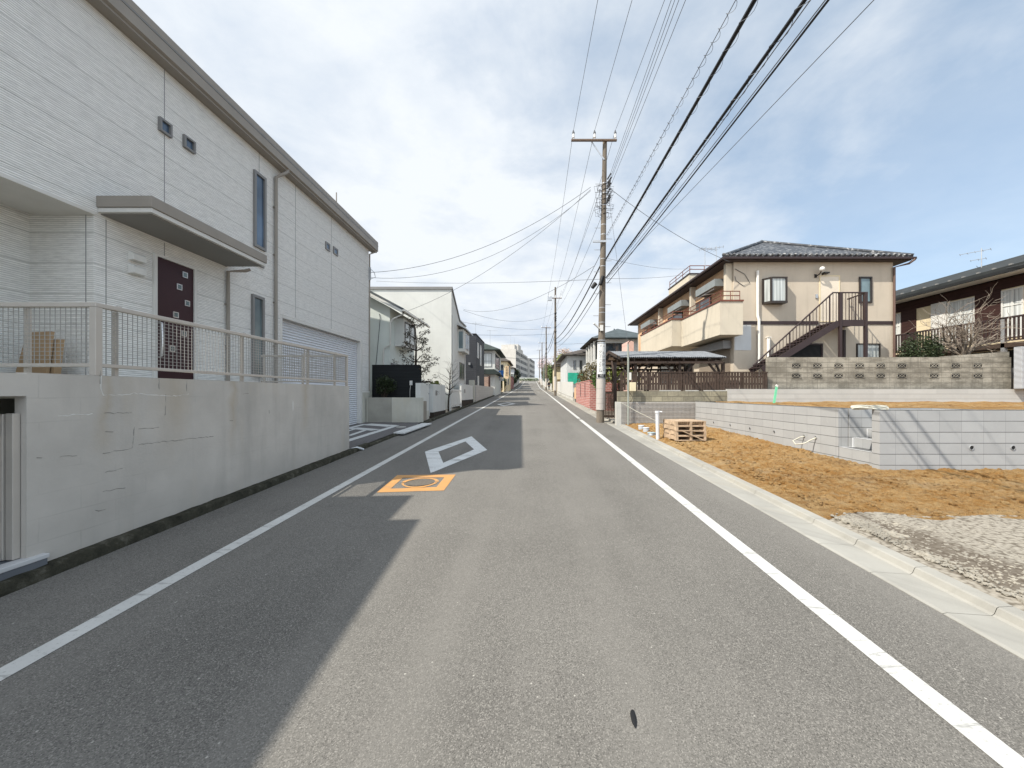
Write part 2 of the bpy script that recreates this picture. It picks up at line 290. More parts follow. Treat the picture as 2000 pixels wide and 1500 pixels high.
K=dict(
 siding=m_siding(), wall=m_concrete('stained_render'), conc=m_concrete('plain_concrete',(.50,.49,.455),False), lowwall=m_concrete('beige_render',(.50,.485,.42),False),
 newblock=m_block('new_grey_blocks',(.37,.375,.375),lineh=.30,linev=.66), newblock2=m_block('new_pale_blocks',(.45,.445,.425),w=1.2,h=.19,z0=1.88,off=.5,lineh=.5,linev=.85),
 oldblock=m_block('weathered_blocks',(.37,.345,.29),z0=1.92,stain=.72,lineh=.35,linev=.40,mort=.010), stoneblock=m_block('old_split_stone_blocks',(.38,.35,.255),w=.40,h=.2,off=.5,lineh=.3,linev=.35,stain=.55,var=.6,mort=.012),
 paleblock=m_block('pale_fence_blocks',(.50,.47,.43),lineh=.7,linev=.8), asphalt=m_asphalt(), apron=m_asphalt('dark_asphalt',(.105,.10,.10)),
 paint=m_paint('white_road_paint',(.52,.518,.495),.55), paint2=m_paint('worn_white_paint',(.60,.61,.60),.85), yellow=m_paint('yellow_road_paint',(.51,.262,.088),.5),
 gutter=m_concrete('pale_gutter_concrete',(.31,.30,.27),False), moss=m_moss(), dirt=m_dirt(), stones=m_stones(), gravel=m_gravelbase(),
 tiles=m_tiles(), beige=m_stucco('beige_stucco',(.50,.435,.35)), beige2=m_stucco('cream_balcony_stucco',(.54,.485,.39),.35), cream=m_stucco('cream_panel',(.66,.56,.38),.1), orange=m_stucco('peach_stucco',(.62,.40,.24),.1),
 white=m_stucco('white_wall',(.60,.60,.565),.2), mint=m_stucco('pale_mint_wall',(.62,.66,.62),.15), grey=m_stucco('pale_grey_wall',(.52,.53,.53)), pink=m_stucco('pink_wall',(.62,.42,.36)),
 slate=m_boards('dark_slate_siding',(.045,.048,.055),.16), redboard=m_boards('dark_red_brown_boards',(.040,.018,.015),.2), blackfence=m_boards('black_horizontal_slats',(.012,.014,.015),.14),
 brick=m_brickwall('red_bricks',(.42,.17,.145),(.34,.115,.10),(.55,.46,.42)), brick2=m_brickwall('tan_bricks',(.34,.22,.17),(.26,.16,.13),(.4,.35,.3),.3,.1),
 shutter=m_shutter('grey_roller_shutter',(.74,.755,.79)), louvre=m_shutter('grey_ribbed_panel',(.50,.52,.55),.045), shutterbrown=m_shutter('brown_roller_shutter',(.34,.28,.22),.05),
 glass=m_glass('dark_glass'), glassb=m_glass('blue_sky_glass',(.07,.11,.17),.08), glassc=m_glass('green_grey_glass',(.10,.14,.15),.2), curtain=m_curtain('net_curtain'), curtainw=m_curtain('white_net_curtain',(.70,.72,.70)),
 fascia=plain('warm_grey_gutter',(.27,.243,.21),.5,.06), soffit=m_boards('grey_soffit_slats',(.74,.71,.66),.09,'v'), trim=plain('pale_trim',(.60,.585,.55),.5,.06), groove=plain('joint_sealant',(.30,.30,.29),.8,.05),
 alu=plain('champagne_aluminium',(.52,.48,.43),.45,.06,metal=.3), wire=plain('grey_mesh_wire',(.36,.345,.32),.5,.05,bst=0), steel=plain('galvanised_steel',(.45,.46,.47),.4,.15,metal=.6), darkframe=plain('grey_bronze_frame',(.20,.195,.19),.4,.05),
 plum=plain('plum_door',(.034,.010,.014),.4,.08,bst=.05), chrome=plain('brushed_handle',(.62,.62,.62),.3,.05,metal=.8), whitep=plain('white_plastic',(.62,.61,.575),.5,.05,bst=0), brownst=plain('dark_brown_steel',(.038,.025,.025),.5,.1), brownwood=plain('dark_brown_timber',(.055,.037,.028),.7,.25,9),
 rail=plain('red_brown_rail',(.16,.055,.035),.5,.1), black=plain('black_cable',(.012,.012,.013),.6,.1,bst=0), greyc=plain('grey_cable',(.10,.105,.115),.6,.1,bst=0), dark=plain('dark_interior',(.014,.015,.016),.8,.2,bst=0), brownframe=plain('black_brown_frame',(.035,.028,.024),.4,.05),
 pole=m_pole(), sleeve=plain('pale_pole_sleeve',(.44,.405,.37),.6,.08), rust=plain('rusty_steel',(.14,.10,.075),.7,.35,20), porcelain=plain('white_porcelain',(.78,.78,.77),.3,.05,bst=0), ink=plain('black_ink',(.02,.02,.022),.6,.05,bst=0), sign=plain('white_sign',(.60,.60,.585),.5,.04,bst=0), tan=plain('tan_sign',(.62,.45,.28),.6,.08,bst=0), blue=plain('blue_sign',(.03,.17,.52),.4,.05,bst=0),
 card=plain('brown_cardboard',(.33,.225,.13),.85,.12), pallet=plain('raw_pallet_timber',(.46,.34,.23),.85,.3,8,streak=.3), tile=plain('grey_step_tile',(.13,.14,.155),.5,.15), tilew=plain('pale_tile_edge',(.50,.50,.50),.5,.1), greyroof=m_roof('grey_roof',(.13,.145,.15)), blueroof=m_roof('blue_grey_roof',(.072,.088,.094)), brownroof=m_roof('brown_roof',(.085,.075,.068)), greenroof=m_roof('dark_green_roof',(.05,.062,.058)), darkroof=m_roof('charcoal_roof',(.040,.044,.045)),
 sheetroof=plain('weathered_corrugated_sheet',(.165,.175,.19),.5,.3,6), slatwood=plain('pale_under_roof_boards',(.50,.38,.30),.8,.2), pvc=plain('white_pvc',(.56,.57,.58),.4,.04,bst=0), greenst=plain('green_stake',(.16,.55,.33),.5,.08,bst=0), net=plain('green_sheet',(.02,.32,.22),.6,.2), hose=plain('cream_hose',(.50,.485,.41),.5,.06,bst=0), brownpipe=plain('brown_downpipe',(.12,.075,.06),.5,.1), whitepipe=plain('white_downpipe',(.72,.69,.63),.5,.06), beigebox=plain('beige_box',(.62,.55,.38),.5,.05), galv=plain('grey_green_post',(.28,.30,.27),.5,.15),
 leafd=m_leaf('dark_shrub_leaf',(.009,.017,.006),(.032,.046,.015)), leafb=m_leaf('brown_green_leaf',(.035,.032,.012),(.14,.11,.045)), leafg=m_leaf('green_leaf',(.03,.06,.015),(.09,.14,.035)), leafy=m_leaf('yellow_green_leaf',(.08,.10,.02),(.20,.22,.05)), blossom=m_leaf('dry_blossom',(.22,.15,.10),(.52,.42,.36)), pinkb=m_leaf('pale_pink_blossom',(.40,.30,.30),(.68,.58,.58)),
 bark=m_bark('dark_bark',(.05,.04,.032)), barkp=m_bark('pale_bark',(.215,.18,.145)), school=m_stucco('school_wall',(.50,.48,.445),.1), farwin=plain('distant_window',(.035,.042,.05),.8,.2,bst=0), twig=m_leaf('brown_twig_leaf',(.022,.02,.012),(.06,.05,.03)), skin=plain('skin',(.45,.28,.2),.6,.05,bst=0), jacket=plain('black_jacket',(.016,.016,.02),.8,.1), trousers=plain('charcoal_trousers',(.025,.025,.03),.8,.1), hair=plain('white_hair',(.62,.60,.57),.7,.1), soil=plain('grey_brown_soil',(.26,.23,.19),.95,.25,1.2), seam=plain('dark_tar',(.045,.043,.04),.8,.2,bst=.2))
# ------------------------------------------------------------------ ground, road, kerbs
xs=[-1500,-300,-60,-20,-4.2,3.5,20,60,300,1500]; ys=[-300,-60,-20,0,15,30,45,60,75,92,110,125,140,160,177,190,220,400,2400]
struct('ground', MB().sheet([[(x,y,gz(y)-.06) for x in xs] for y in ys],True), K['soil'])
def strip(x0,x1,y0,y1,dz,step=1.5,nx=1,mb=None):
    mb=mb or MB(); n=max(1,int((y1-y0)/step)); yy=[y0+(y1-y0)*i/n for i in range(n+1)]
    yy=sorted(set(yy+[p[0] for p in PROF if y0<p[0]<y1]))
    return mb.sheet([[(x0+(x1-x0)*j/nx,y,gz(y)+dz) for j in range(nx+1)] for y in yy],True)
struct('road', strip(-4.19,3.02,-14,190,0,1.0,4), K['asphalt'])
struct('side_street', MB().sheet([[(-40,56,gz(56)+.002),(-4.19,56,gz(56)+.002)],[(-40,60.5,gz(60.5)+.002),(-4.19,60.5,gz(60.5)+.002)]]), K['asphalt'])
mk=MB(); strip(-3.14,-3.0,-13,176,.004,1.5,1,mk); strip(2.07,2.215,-13,16.85,.004,1.5,1,mk); strip(2.07,2.215,17.25,176,.004,1.5,1,mk)
struct('road_edge_lines', mk, K['paint'])
def flat(pts,inner,h=.004):                          # ring-shaped road marking from its corners
    mb=MB(); n=len(pts); v=[(x,y,gz(y)+h) for x,y in pts]+[(x,y,gz(y)+h) for x,y in inner]
    return mb.add(v,[(i,(i+1)%n,(i+1)%n+n,i+n) for i in range(n)])
def gp(*pp): return [gr(*p) for p in pp]
struct('diamond_marking', flat(gp((841,924.4),(951.6,879),(921,852.4),(830,882.4)),gp((865.6,904.4),(926,878),(909,862.4),(856.4,882.4))), K['paint2'])
struct('diamond_marking', flat(gp((983.8,793.4),(1007.5,788.6),(991.6,786.0),(970.4,789.8)),gp((984.5,791.9),(1000.5,788.6),(991,787.1),(977,789.6))), K['paint'])
struct('manhole_frame_marking', flat(gp((736,962.2),(867,958.4),(890,927.2),(776,928.4)),gp((763,954.6),(852.5,951.6),(868,932.6),(787,933.4))), K['yellow'])
mk=MB()
for i in range(7):
    x0=-3.9+i*.93; mk.sheet([[(x0,58.6,gz(58.6)+.005),(x0+.52,58.6,gz(58.6)+.005)],[(x0,59.4,gz(59.4)+.005),(x0+.52,59.4,gz(59.4)+.005)]])
mk.sheet([[(-2.9,86.0,gz(86)+.006),(2.0,86.0,gz(86)+.006)],[(-2.9,87.0,gz(87)+.006),(2.0,87.0,gz(87)+.006)]])
mk.sheet([[(-2.9,150.0,gz(150)+.008),(2.0,150.0,gz(150)+.008)],[(-2.9,152.0,gz(152)+.008),(2.0,152.0,gz(152)+.008)]])
struct('stop_line_marking', mk, K['paint'])
# manhole inside the yellow frame
hx,hy=gr(820,943); hz=gz(hy)
t=thing('manhole_cover','round dark manhole cover with a worn yellow ring inside the yellow painted square','manhole',(hx,hy,hz))
mb=MB(); mb.lathe([(.001,.0),(.225,.0),(.225,.007),(.001,.007)],(hx,hy,hz),28)
link('cover',mb,plain('cast_cover',(.12,.105,.085),.7,.4,40,bs=45,bst=.8),t)
n=40; arcs=(MB(),MB())
for k in range(n):
    mb=arcs[k//20]
    a=2*math.pi*k/n; b=2*math.pi*(k+1)/n
    if k%20 in (0,): continue
    r0=.245+.01*math.sin(2*a); r1=.30+.014*math.sin(3*a)
    mb.add([(hx+r*math.cos(q),hy+r*math.sin(q)*1.02,hz+.0335*r*math.sin(q)+.007) for q in (a,b) for r in (r0,r1)],[(0,1,3,2)])
for mb in arcs: link('ring_arc',mb,K['yellow'],t)
mb=MB().lathe([(.001,0),(.10,0),(.10,.004),(.001,.004)],(0,0,0),9)
bx_,by_=gr(1238,1404); mb=MB(); random.seed(4)
pts=[]
for k in range(14):
    a=2*math.pi*k/14; r=1+.35*random.random(); pts.append((bx_+.012*r*math.cos(a)+.006*math.sin(a),by_+.05*r*math.sin(a)))
mb.add([(x,y,gz(y)+.004) for x,y in pts]+[(bx_,by_,gz(by_)+.012)],[(i,(i+1)%14,14) for i in range(14)],True)
solo('tar_blob','small black tar splotch on the sunlit asphalt of the near lane','tar spot',mb,K['black'])
# left mossy kerb
mb=MB(); random.seed(1); rows=[]; y=-6.0
def kerbrow(mb,ya,yb,x0,x1,h,step=.12,amp=.012):
    rows=[]; n=int((yb-ya)/step)
    for i in range(n+1):
        y=ya+(yb-ya)*i/n; q=noise.noise((y*2.1,0,3))*amp; q2=noise.noise((y*5.3,7,3))*amp; z=gz(y)
        rows.append([(x1+q,y,z-.03),(x1+q*.6-.004,y,z+h*.6+q2),(x1-.025+q,y,z+h+q2),(x0,y,z+h+q2*.8+.004),(x0,y,z-.03)])
    return mb.sheet(rows,True)
kerbrow(mb,-6,9.9,-4.285,-4.165,.10); struct('kerb',mb,K['moss'])
mb=MB(); kerbrow(mb,9.9,14.7,-4.285,-4.165,.06,.12,.02); kerbrow(mb,14.7,55.8,-4.33,-4.165,.09,.4,.02); kerbrow(mb,60.7,176,-4.33,-4.165,.09,1.5,.02); struct('kerb',mb,K['moss'])
# asphalt apron in front of the shutter
ap=lambda y: gz(y)+.085
mb=MB(); mb.sheet([[(x,y,ap(y)+ (-.004 if x>-4.3 else 0.0)) for x in (-6.66,-5.5,-4.27)] for y in (9.02,10.5,12,13.5,14.98)]); struct('driveway',mb,K['apron'])
mb=MB()
def seg(a,b,w):
    d=Vector((b[0]-a[0],b[1]-a[1],0)).normalized(); s=Vector((-d.y,d.x,0))*w/2
    q=[(a[0]-s.x,a[1]-s.y),(b[0]-s.x,b[1]-s.y),(b[0]+s.x,b[1]+s.y),(a[0]+s.x,a[1]+s.y)]
    mb.add([(x,y,ap(y)+.004+.0012*len(mb.f)) for x,y in q],[(0,1,2,3)])
seg((-4.98,9.3),(-4.88,13.9),.22); seg((-4.98,13.75),(-6.15,14.3),.5); seg((-6.2,14.3),(-6.3,9.6),.2); seg((-5.1,12.6),(-6.1,13.1),.4)
seg((-5.35,11.2),(-5.45,12.9),.15); seg((-5.45,12.8),(-5.95,12.9),.3); seg((-5.9,12.9),(-5.85,11.2),.12); seg((-5.3,11.1),(-5.95,11.1),.3)
struct('driveway_marking',mb,K['paint2'])
mb=MB(); mb.beam((-4.12,11.9,gz(11.9)+.075),(-3.98,14.6,gz(14.6)+.075),.36,.05); solo('kerb_ramp','pale worn concrete ramp slab bridging the dark gutter before the shuttered driveway','kerb ramp',mb,K['paint2'],bevel=.01)
mb=MB(); mb.lathe([(.001,0),(.17,0),(.17,.012),(.001,.012)],(-4.55,13.4,ap(13.4)),24); solo('drain_cover','small round white drain cover in the dark driveway asphalt','drain lid',mb,K['conc'])
mb=MB(); mb.tube([(-4.32,9.05,ap(9)-.01),(-4.2,9.25,ap(9)+.02),(-4.12,9.42,ap(9)-.05)],.025,8); solo('drain_pipe','short white drain pipe sticking out at the foot of the concrete wall end','pipe',mb,K['pvc'])
# right gutter: pan + low kerb, made of 0.6 m units
mb=MB(); y=-8.0; random.seed(2)
def gutter_unit(mb,y0,y1,dx=0):
    e=.0018; prof=[(3.0,-.05),(3.0,.004),(3.03,.010),(3.355,-.012),(3.375,.0),(3.395,.045),(3.41,.052),(3.515,.056),(3.525,.045),(3.525,-.05)]
    j=random.uniform(-.004,.004)
    rows=[[(x+j+dx,y,gz(y)+z) for x,z in prof] for y in (y0+e,y1-e)]
    mb.sheet(rows,False)
while y<15.0: gutter_unit(mb,y,y+.6); y+=.6
struct('gutter',mb,K['gutter'])
mb=MB(); strip(3.0,3.53,-8,15,-.03,2,1,mb); struct('gutter_bed',mb,K['soil'])
mb=MB(); y=15.4
while y<56: 
    mb.sheet([[(2.95,y+.01,gz(y)+.003),(3.0,y+.01,gz(y)+.012),(3.25,y+.01,gz(y)+.02),(3.27,y+.01,gz(y)+.09),(3.38,y+.01,gz(y)+.09)],[(2.95,y+1.99,gz(y+2)+.003),(3.0,y+1.99,gz(y+2)+.012),(3.25,y+1.99,gz(y+2)+.02),(3.27,y+1.99,gz(y+2)+.09),(3.38,y+1.99,gz(y+2)+.09)]]); y+=2
mb.sheet([[(2.95,60,gz(60)+.003),(3.2,60,gz(60)+.02),(3.22,60,gz(60)+.1),(3.6,60,gz(60)+.1)],[(2.95,92,gz(92)+.003),(3.2,92,gz(92)+.02),(3.22,92,gz(92)+.1),(3.6,92,gz(92)+.1)],[(2.95,140,gz(140)+.003),(3.2,140,gz(140)+.02),(3.22,140,gz(140)+.1),(3.6,140,gz(140)+.1)],[(2.95,177,gz(177)+.003),(3.2,177,gz(177)+.02),(3.22,177,gz(177)+.1),(3.6,177,gz(177)+.1)]])
struct('gutter',mb,m_concrete('dull_gutter_concrete',(.30,.285,.25),False))
# ------------------------------------------------------------------ building plot: clay and gravel
def clod(x,y):
    p=Vector((x*1.0,y*1.0,0)); a=noise.fractal(p*1.6,.9,2.1,5); b=abs(noise.noise(p*4.3+Vector((9,3,1)))); c=noise.noise(p*9)
    e=noise.noise(p*17+Vector((3,8,2)))
    f_=noise.noise(p*2.6+Vector((1,7,0)))
    return a*.022+(.5-b)*.05*max(0,.4+f_)+c*.032+e*.026+noise.noise(p*31)*.007
def edge(y): return 4.55+.12*noise.noise((y*.9,0,5))
mb=MB(); nx,ny=260,400; rows=[]
x0,x1=3.52,12.5
for j in range(ny+1):
    y=2.5+(14.62-2.5)*j/ny; row=[]
    for i in range(nx+1):
        s=i/nx; x=x0+(x1-x0)*s**1.25
        if y>7.2 and x>6.5: x=6.5+(x-6.5)*.02
        m=min(1,(x-x0)/.35); z=gz(y)+.035+m*(.05+clod(x,y))
        g=4.6+.22*noise.noise((x*1.1,2,5))+.1*(x-6)*.1
        if y<g: z=gz(y)+.02+m*.012-(g-y)*.0+max(0,.06-(g-y)*.25)*m
        row.append((x,y,z))
    rows.append(row)
mb.sheet(rows,True); struct('clay_ground',mb,K['dirt'])
mb=MB(); rows=[]
for j in range(50):
    y=2.0+(6.97-2.0)*j/49; rows.append([(x,y,gz(y)+.07+clod(x,y)) for x in [12.5+i*.4 for i in range(40)]])
mb.sheet(rows,True); struct('clay_ground',mb,K['dirt'])
mb=MB(); rows=[]
for j in range(60):
    y=-6+(4.75+6)*j/59; row=[]
    for i in range(60):
        x=3.52+(14-3.52)*(i/59)**1.4; g=4.62+.22*noise.noise((x*1.1,2,5))+.1*(x-6)*.1
        row.append((x,min(y,g),gz(y)+.05+min(1,(x-3.52)/.4)*(.035+.02*noise.noise((x*2,y*2,0)))))
    rows.append(row)
mb.sheet(rows,True); struct('gravel_bed',mb,K['gravel'],'stuff')
# stones
random.seed(7); ico=[(0,0,1),(.89,0,.45),(.28,.85,.45),(-.72,.53,.45),(-.72,-.53,.45),(.28,-.85,.45),(.72,.53,-.45),(-.28,.85,-.45),(-.89,0,-.45),(-.28,-.85,-.45),(.72,-.53,-.45),(0,0,-1)]
icf=[(0,1,2),(0,2,3),(0,3,4),(0,4,5),(0,5,1),(1,6,2),(2,7,3),(3,8,4),(4,9,5),(5,10,1),(6,7,2),(7,8,3),(8,9,4),(9,10,5),(10,6,1),(11,7,6),(11,8,7),(11,9,8),(11,10,9),(11,6,10)]
def stone(mb,x,y,z,r):
    a=random.random()*6.28; ca,sa=math.cos(a),math.sin(a); sx,sy,sz=random.uniform(.8,1.35),random.uniform(.7,1.1),random.uniform(.45,.8); v=[]
    for p in ico:
        k=r*random.uniform(.8,1.15); px,py,pz=p[0]*k*sx,p[1]*k*sy,p[2]*k*sz; v.append((x+px*ca-py*sa,y+px*sa+py*ca,z+pz))
    mb.add(v,icf)
mb=MB()
for i in range(21000):
    x=3.54+(random.random()**1.2)*5.0; y=random.uniform(2.0,4.7)
    g=4.62+.22*noise.noise((x*1.1,2,5))+.1*(x-6)*.1+random.uniform(-.2,.1)
    if y>g: continue
    k=noise.noise((x*.9+4,y*1.3,2)); band=abs(x-3.95+k*.5)
    if band<.22 and random.random()<.5: continue
    if x<3.62: continue
    r=random.choice((.007,.009,.011,.013,.016,.02)) if x<4.6 else random.choice((.007,.009,.012,.015))
    stone(mb,x,y,gz(y)+.078+.02*noise.noise((x*2,y*2,0)),r)
for i in range(1600):
    x=3.62+random.random()*.55; y=random.uniform(2.0,4.6)
    if noise.noise((x*3,y*1.7,9))<-.05: continue
    stone(mb,x,y,gz(y)+.07,random.uniform(.016,.042))
struct('gravel',mb,K['stones'],'stuff')
# clods lying on the clay
mb=MB(); random.seed(11)
for i in range(9000):
    x=3.75+random.random()**1.3*6; y=random.uniform(4.6,14.0)
    if x>6.3 and y>6.8: continue
    if noise.noise((x*.8,y*.8,4))<0 and random.random()<.7: continue
    stone(mb,x,y,gz(y)+.085+clod(x,y),random.choice((.010,.014,.018,.022,.03,.042)))
struct('clay_clods',mb,K['dirt'],'stuff')
# upper terrace clay and the raised gardens behind
mb=MB()
for X0_,ya_,yb_,nr in ((6.45,8.1,14.6,36),(8.46,7.14,8.1,7)):
    rows=[]
    for j in range(nr):
        y=ya_+(yb_-ya_)*j/(nr-1); rows.append([(x,y,1.335+.07*noise.fractal((x*.9,y*.9,2),.9,2,4)+(.05 if y>11 else 0)) for x in [X0_+(26-X0_)*(i/69)**1.2 for i in range(70)]])
    mb.sheet(rows,True)
mb; struct('terrace_ground',mb,K['dirt'])
mb=MB(); mb.box(3.45,8.9,14.805,15.5,.0,1.795); mb.box(5.25,8.9,15.5,22.83,.0,1.82); mb.box(3.66,8.9,22.83,40,.0,1.82); mb.box(8.9,40,15.06,40,0,2.3); struct('raised_ground',mb,K['soil'])
# ================================================================== LEFT SIDE
def window(par, face, plane, u0,u1,z0,z1, fw=.05, fm=None, gm=None, d=.05, mull=(), trans=(), name='window', label=None):
    fm=fm or K['darkframe']; gm=gm or K['glass']
    mb=MB().frame(face,plane,u0,u1,z0,z1,fw,d); m=.018
    for u in mull: mb.slab(face,plane,u-m,u+m,z0+fw,z1-fw,.006,d*.8)
    for z in trans: mb.slab(face,plane,u0+fw,u1-fw,z-m,z+m,.008,d*.75)
    w=link(name,mb,fm,par)
    if label: w['label']=label
    p=MB().slab(face,plane,u0+fw*.9,u1-fw*.9,z0+fw*.9,z1-fw*.9,-.02,.012); link('pane',p,gm,w)
    return w
XA=-6.5
hA=thing('white_house','large white two-storey house with stone-textured siding, plum door and roller shutter','house',(-6.5,9,.5))
mb=MB(); mb.box(-14,XA,4.2,15.33,4.4,7.6); mb.box(-14,-7.45,4.2,15.33,.3,4.4); mb.box(-7.45,XA,5.7,9.93,1.2,4.4)
mb.box(-7.45,XA,14.77,15.33,1.78,4.4); mb.box(-7.45,XA,9.93,14.77,3.78,4.4); link('wall',mb,K['siding'],hA)
link('foundation',MB().box(-7.45,XA+.012,14.77,15.345,.3,1.74),K['lowwall'],hA); link('foundation',MB().box(-7.4,XA+.012,9.2,9.93,.3,1.2),K['lowwall'],hA)
link('base_trim',MB().box(-7.45,XA+.02,14.75,15.35,1.74,1.78),K['trim'],hA,bevel=.006); link('soffit_trim',MB().box(-7.42,XA+.018,3.9,5.72,4.355,4.41),K['trim'],hA,bevel=.006)
mb=MB(); mb.box(-7.44,XA-.004,4.0,5.70,4.37,4.398); link('soffit',mb,K['soffit'],hA)
for py,za_,zb_ in ((321,4.68,7.44),(577,3.8,7.44),(647,3.8,7.44),(506,6.9,7.44),(506,1.9,3.25),(321,4.12,4.37)):
    y=yp(py,XA); link('joint',MB().box(XA,XA+.003,y-.007,y+.007,za_,zb_),K['groove'],hA)
link('joint',MB().box(XA,XA+.003,5.86,5.872,1.9,4.36),K['groove'],hA); link('joint',MB().box(-6.62,-6.606,5.697,5.7,1.9,4.36),K['groove'],hA)
# roof: eaves gutter, soffit, slope
mb=MB(); mb.prism([(-6.52,7.44),(-6.30,7.44),(-6.30,7.475),(-6.25,7.50),(-6.25,7.69),(-6.275,7.70),(-6.275,7.72),(-6.25,7.735),(-6.25,7.86),(-6.52,7.90)],'y',4.02,15.66)
g=link('gutter',mb,K['fascia'],hA)
mb=MB(); mb.box(-6.252,-6.244,4.02,15.665,7.694,7.726); link('shadow_gap',mb,K['darkframe'],g)
mb=MB(); mb.prism([(-14.2,7.5),(-6.5,7.5),(-6.26,7.864),(-14.2,9.6)],'y',4.0,15.66); r=link('roof',mb,K['brownroof'],hA)
mb=MB(); mb.tube([(-6.4,12.6,7.95),(-6.4,12.6,8.3)],.02,6); link('snow_guard',mb,K['fascia'],r)
# windows
def wpx(x0,x1,yt,yb,**k):
    ya,yb_=yp(x0,XA),yp(x1,XA); return window(hA,'x',XA,ya,yb_,zy(yb,(ya+yb_)/2),zy(yt,(ya+yb_)/2),**k)
wpx(308,332,236,262,gm=K['glassb'],fw=.035); wpx(356,378,270,294,gm=K['glassb'],fw=.035)
wpx(494,517,340,486,gm=K['glassb'],fw=.06,trans=(4.75,)); wpx(490,513.5,578,735,gm=K['glassc'],fw=.06)
wpx(635,643.5,474,489,fw=.05,gm=K['glassb'],d=.03); wpx(650,659,484,498,fw=.05,gm=K['glassb'],d=.03)
# front door
ya,yb_=yp(297,XA),yp(381,XA); zt=zy(492,yp(297,XA))
mb=MB(); mb.slab('x',XA,ya,ya+.055,1.87,zt,0,.045); mb.slab('x',XA,yb_-.055,yb_,1.87,zt,0,.045); mb.slab('x',XA,ya+.055,yb_-.055,zt-.05,zt,0,.045)
fr=link('door_frame',mb,K['trim'],hA,bevel=.004)
mb=MB(); mb.slab('x',XA,ya+.058,yb_-.058,1.88,zt-.053,.0,.018); dr=link('door',mb,K['plum'],hA)
for px,py in ((359,537),(348,560.5),(363.5,592.5),(341,615),(357,651.5),(334,681)):
    y=yp(px,XA); z=zy(py,y); s=.052
    mb=MB().frame('x',XA+.018,y-s,y+s,z-s,z+s,.012,.012); w=link('door_light',mb,K['chrome'],dr)
    ORG[w.name]=ORG[hA.name]
    # the glass is kept on the same mesh level through a sibling
    link('light_glass',MB().slab('x',XA+.018,y-s+.011,y+s-.011,z-s+.011,z+s-.011,.0,.005),K['glassc'],dr)
y=yp(308,XA)
mb=MB(); mb.tube([(XA+.018,y,2.95),(XA+.075,y,2.93),(XA+.085,y,2.7),(XA+.085,y,2.55),(XA+.075,y,2.36),(XA+.018,y,2.34)],.016,8); link('handle',mb,K['chrome'],dr)
# wall vents
for (x0,x1,yt,yb) in ((249,275,491,506),(249,275,516,532)):
    a,b=yp(x0,XA),yp(x1,XA); zt_,zb=zy(yt,a),zy(yb,a)
    mb=MB(); mb.prism([(XA,zb-.01),(XA+.10,zb),(XA+.10,zt_-.03),(XA+.07,zt_),(XA,zt_)],'y',a,b); link('wall_lamp',mb,K['whitep'],hA,bevel=.006)
# canopy
mb=MB(); mb.box(XA,-5.67,5.73,8.24,4.49,4.66); cn=link('canopy',mb,K['fascia'],hA,bevel=.008)
mb=MB(); mb.box(XA,-5.69,5.75,8.22,4.42,4.488); link('canopy_lip',mb,K['trim'],cn,bevel=.006)
mb=MB(); mb.box(XA,-5.74,5.80,8.17,4.405,4.419); link('canopy_soffit',mb,K['soffit'],cn)
# downpipes
y=yp(535,XA)
mb=MB(); mb.tube([(-6.30,y+.25,7.5),(-6.30,y+.18,7.38),(-6.36,y+.06,7.25),(XA+.055,y,7.16),(XA+.055,y,4.6),(XA+.055,y,1.9)],.038,10)
for z in (6.4,5.2,4.0,2.9): mb.box(XA,XA+.06,y-.05,y+.05,z-.012,z+.012)
link('downpipe',mb,K['fascia'],hA)
y=yp(441,XA); mb=MB(); mb.tube([(-6.15,y+.22,4.41),(-6.2,y+.15,4.36),(XA+.05,y,4.30),(XA+.05,y,1.87)],.034,10)
for z in (3.6,2.7): mb.box(XA,XA+.055,y-.045,y+.045,z-.012,z+.012)
link('downpipe',mb,K['fascia'],hA)
mb=MB(); mb.tube([(-6.28,15.6,7.5),(-6.32,15.52,7.42),(-6.5,15.42,7.3),(-6.5,15.40,3),(-6.5,15.40,1.8)],.03,8); link('downpipe',mb,K['fascia'],hA)
# roller shutter
mb=MB(); mb.box(-6.68,-6.64,9.93,14.62,.4,3.78); sh=link('roller_shutter',mb,K['shutter'],hA)
mb=MB(); mb.box(-6.64,-6.50,14.60,14.768,.4,3.776); mb.box(-6.64,-6.50,9.932,10.03,.4,3.776); mb.box(-6.63,-6.497,10.03,14.60,3.68,3.776); link('shutter_frame',mb,K['trim'],sh,bevel=.005)
mb=MB(); mb.tube([(-6.45,15.34,6.6),(-6.38,15.3,6.65),(-6.3,15.4,6.55),(-6.3,15.5,6.4),(-6.42,15.4,6.32)],.012,5); mb.box(-6.5,-6.42,15.33,15.37,6.25,6.75); link('cable_bracket',mb,K['steel'],hA)
# ---- terrace wall
tw=thing('concrete_wall','tall cracked grey rendered terrace wall along the kerb, carrying a mesh railing','wall',(-4.28,6,.2))
mb=MB(); mb.box(-4.38,-4.28,3.255,4.70,-.2,1.88); mb.box(-4.5,-4.28,4.70,9.02,-.2,1.88); mb.box(-4.5,-4.28,1.4,3.255,1.68,1.872); mb.box(-4.5,-4.28,-4,1.4,-.3,1.872); mb.box(-6.48,-4.5,8.80,9.02,.2,1.88)
link('wall',mb,K['wall'],tw)
mb=MB(); mb.box(-7.44,-4.385,3.26,8.80,1.66,1.835) if False else mb.box(-7.44,-4.505,3.26,8.80,1.66,1.835); mb.box(-4.505,-4.385,3.26,4.69,1.66,1.83); mb.box(-5.6,-4.5,1.2,3.255,1.68,1.835); mb.box(-7.44,-5.6,.8,3.26,.1,1.835); mb.box(-5.6,-4.505,4.7,4.9,.1,1.66); mb.box(-5.7,-5.6,3.26,4.7,.1,1.66); mb.box(-5.6,-4.5,1.1,1.4,.1,1.68); link('terrace_slab',mb,K['lowwall'],tw)
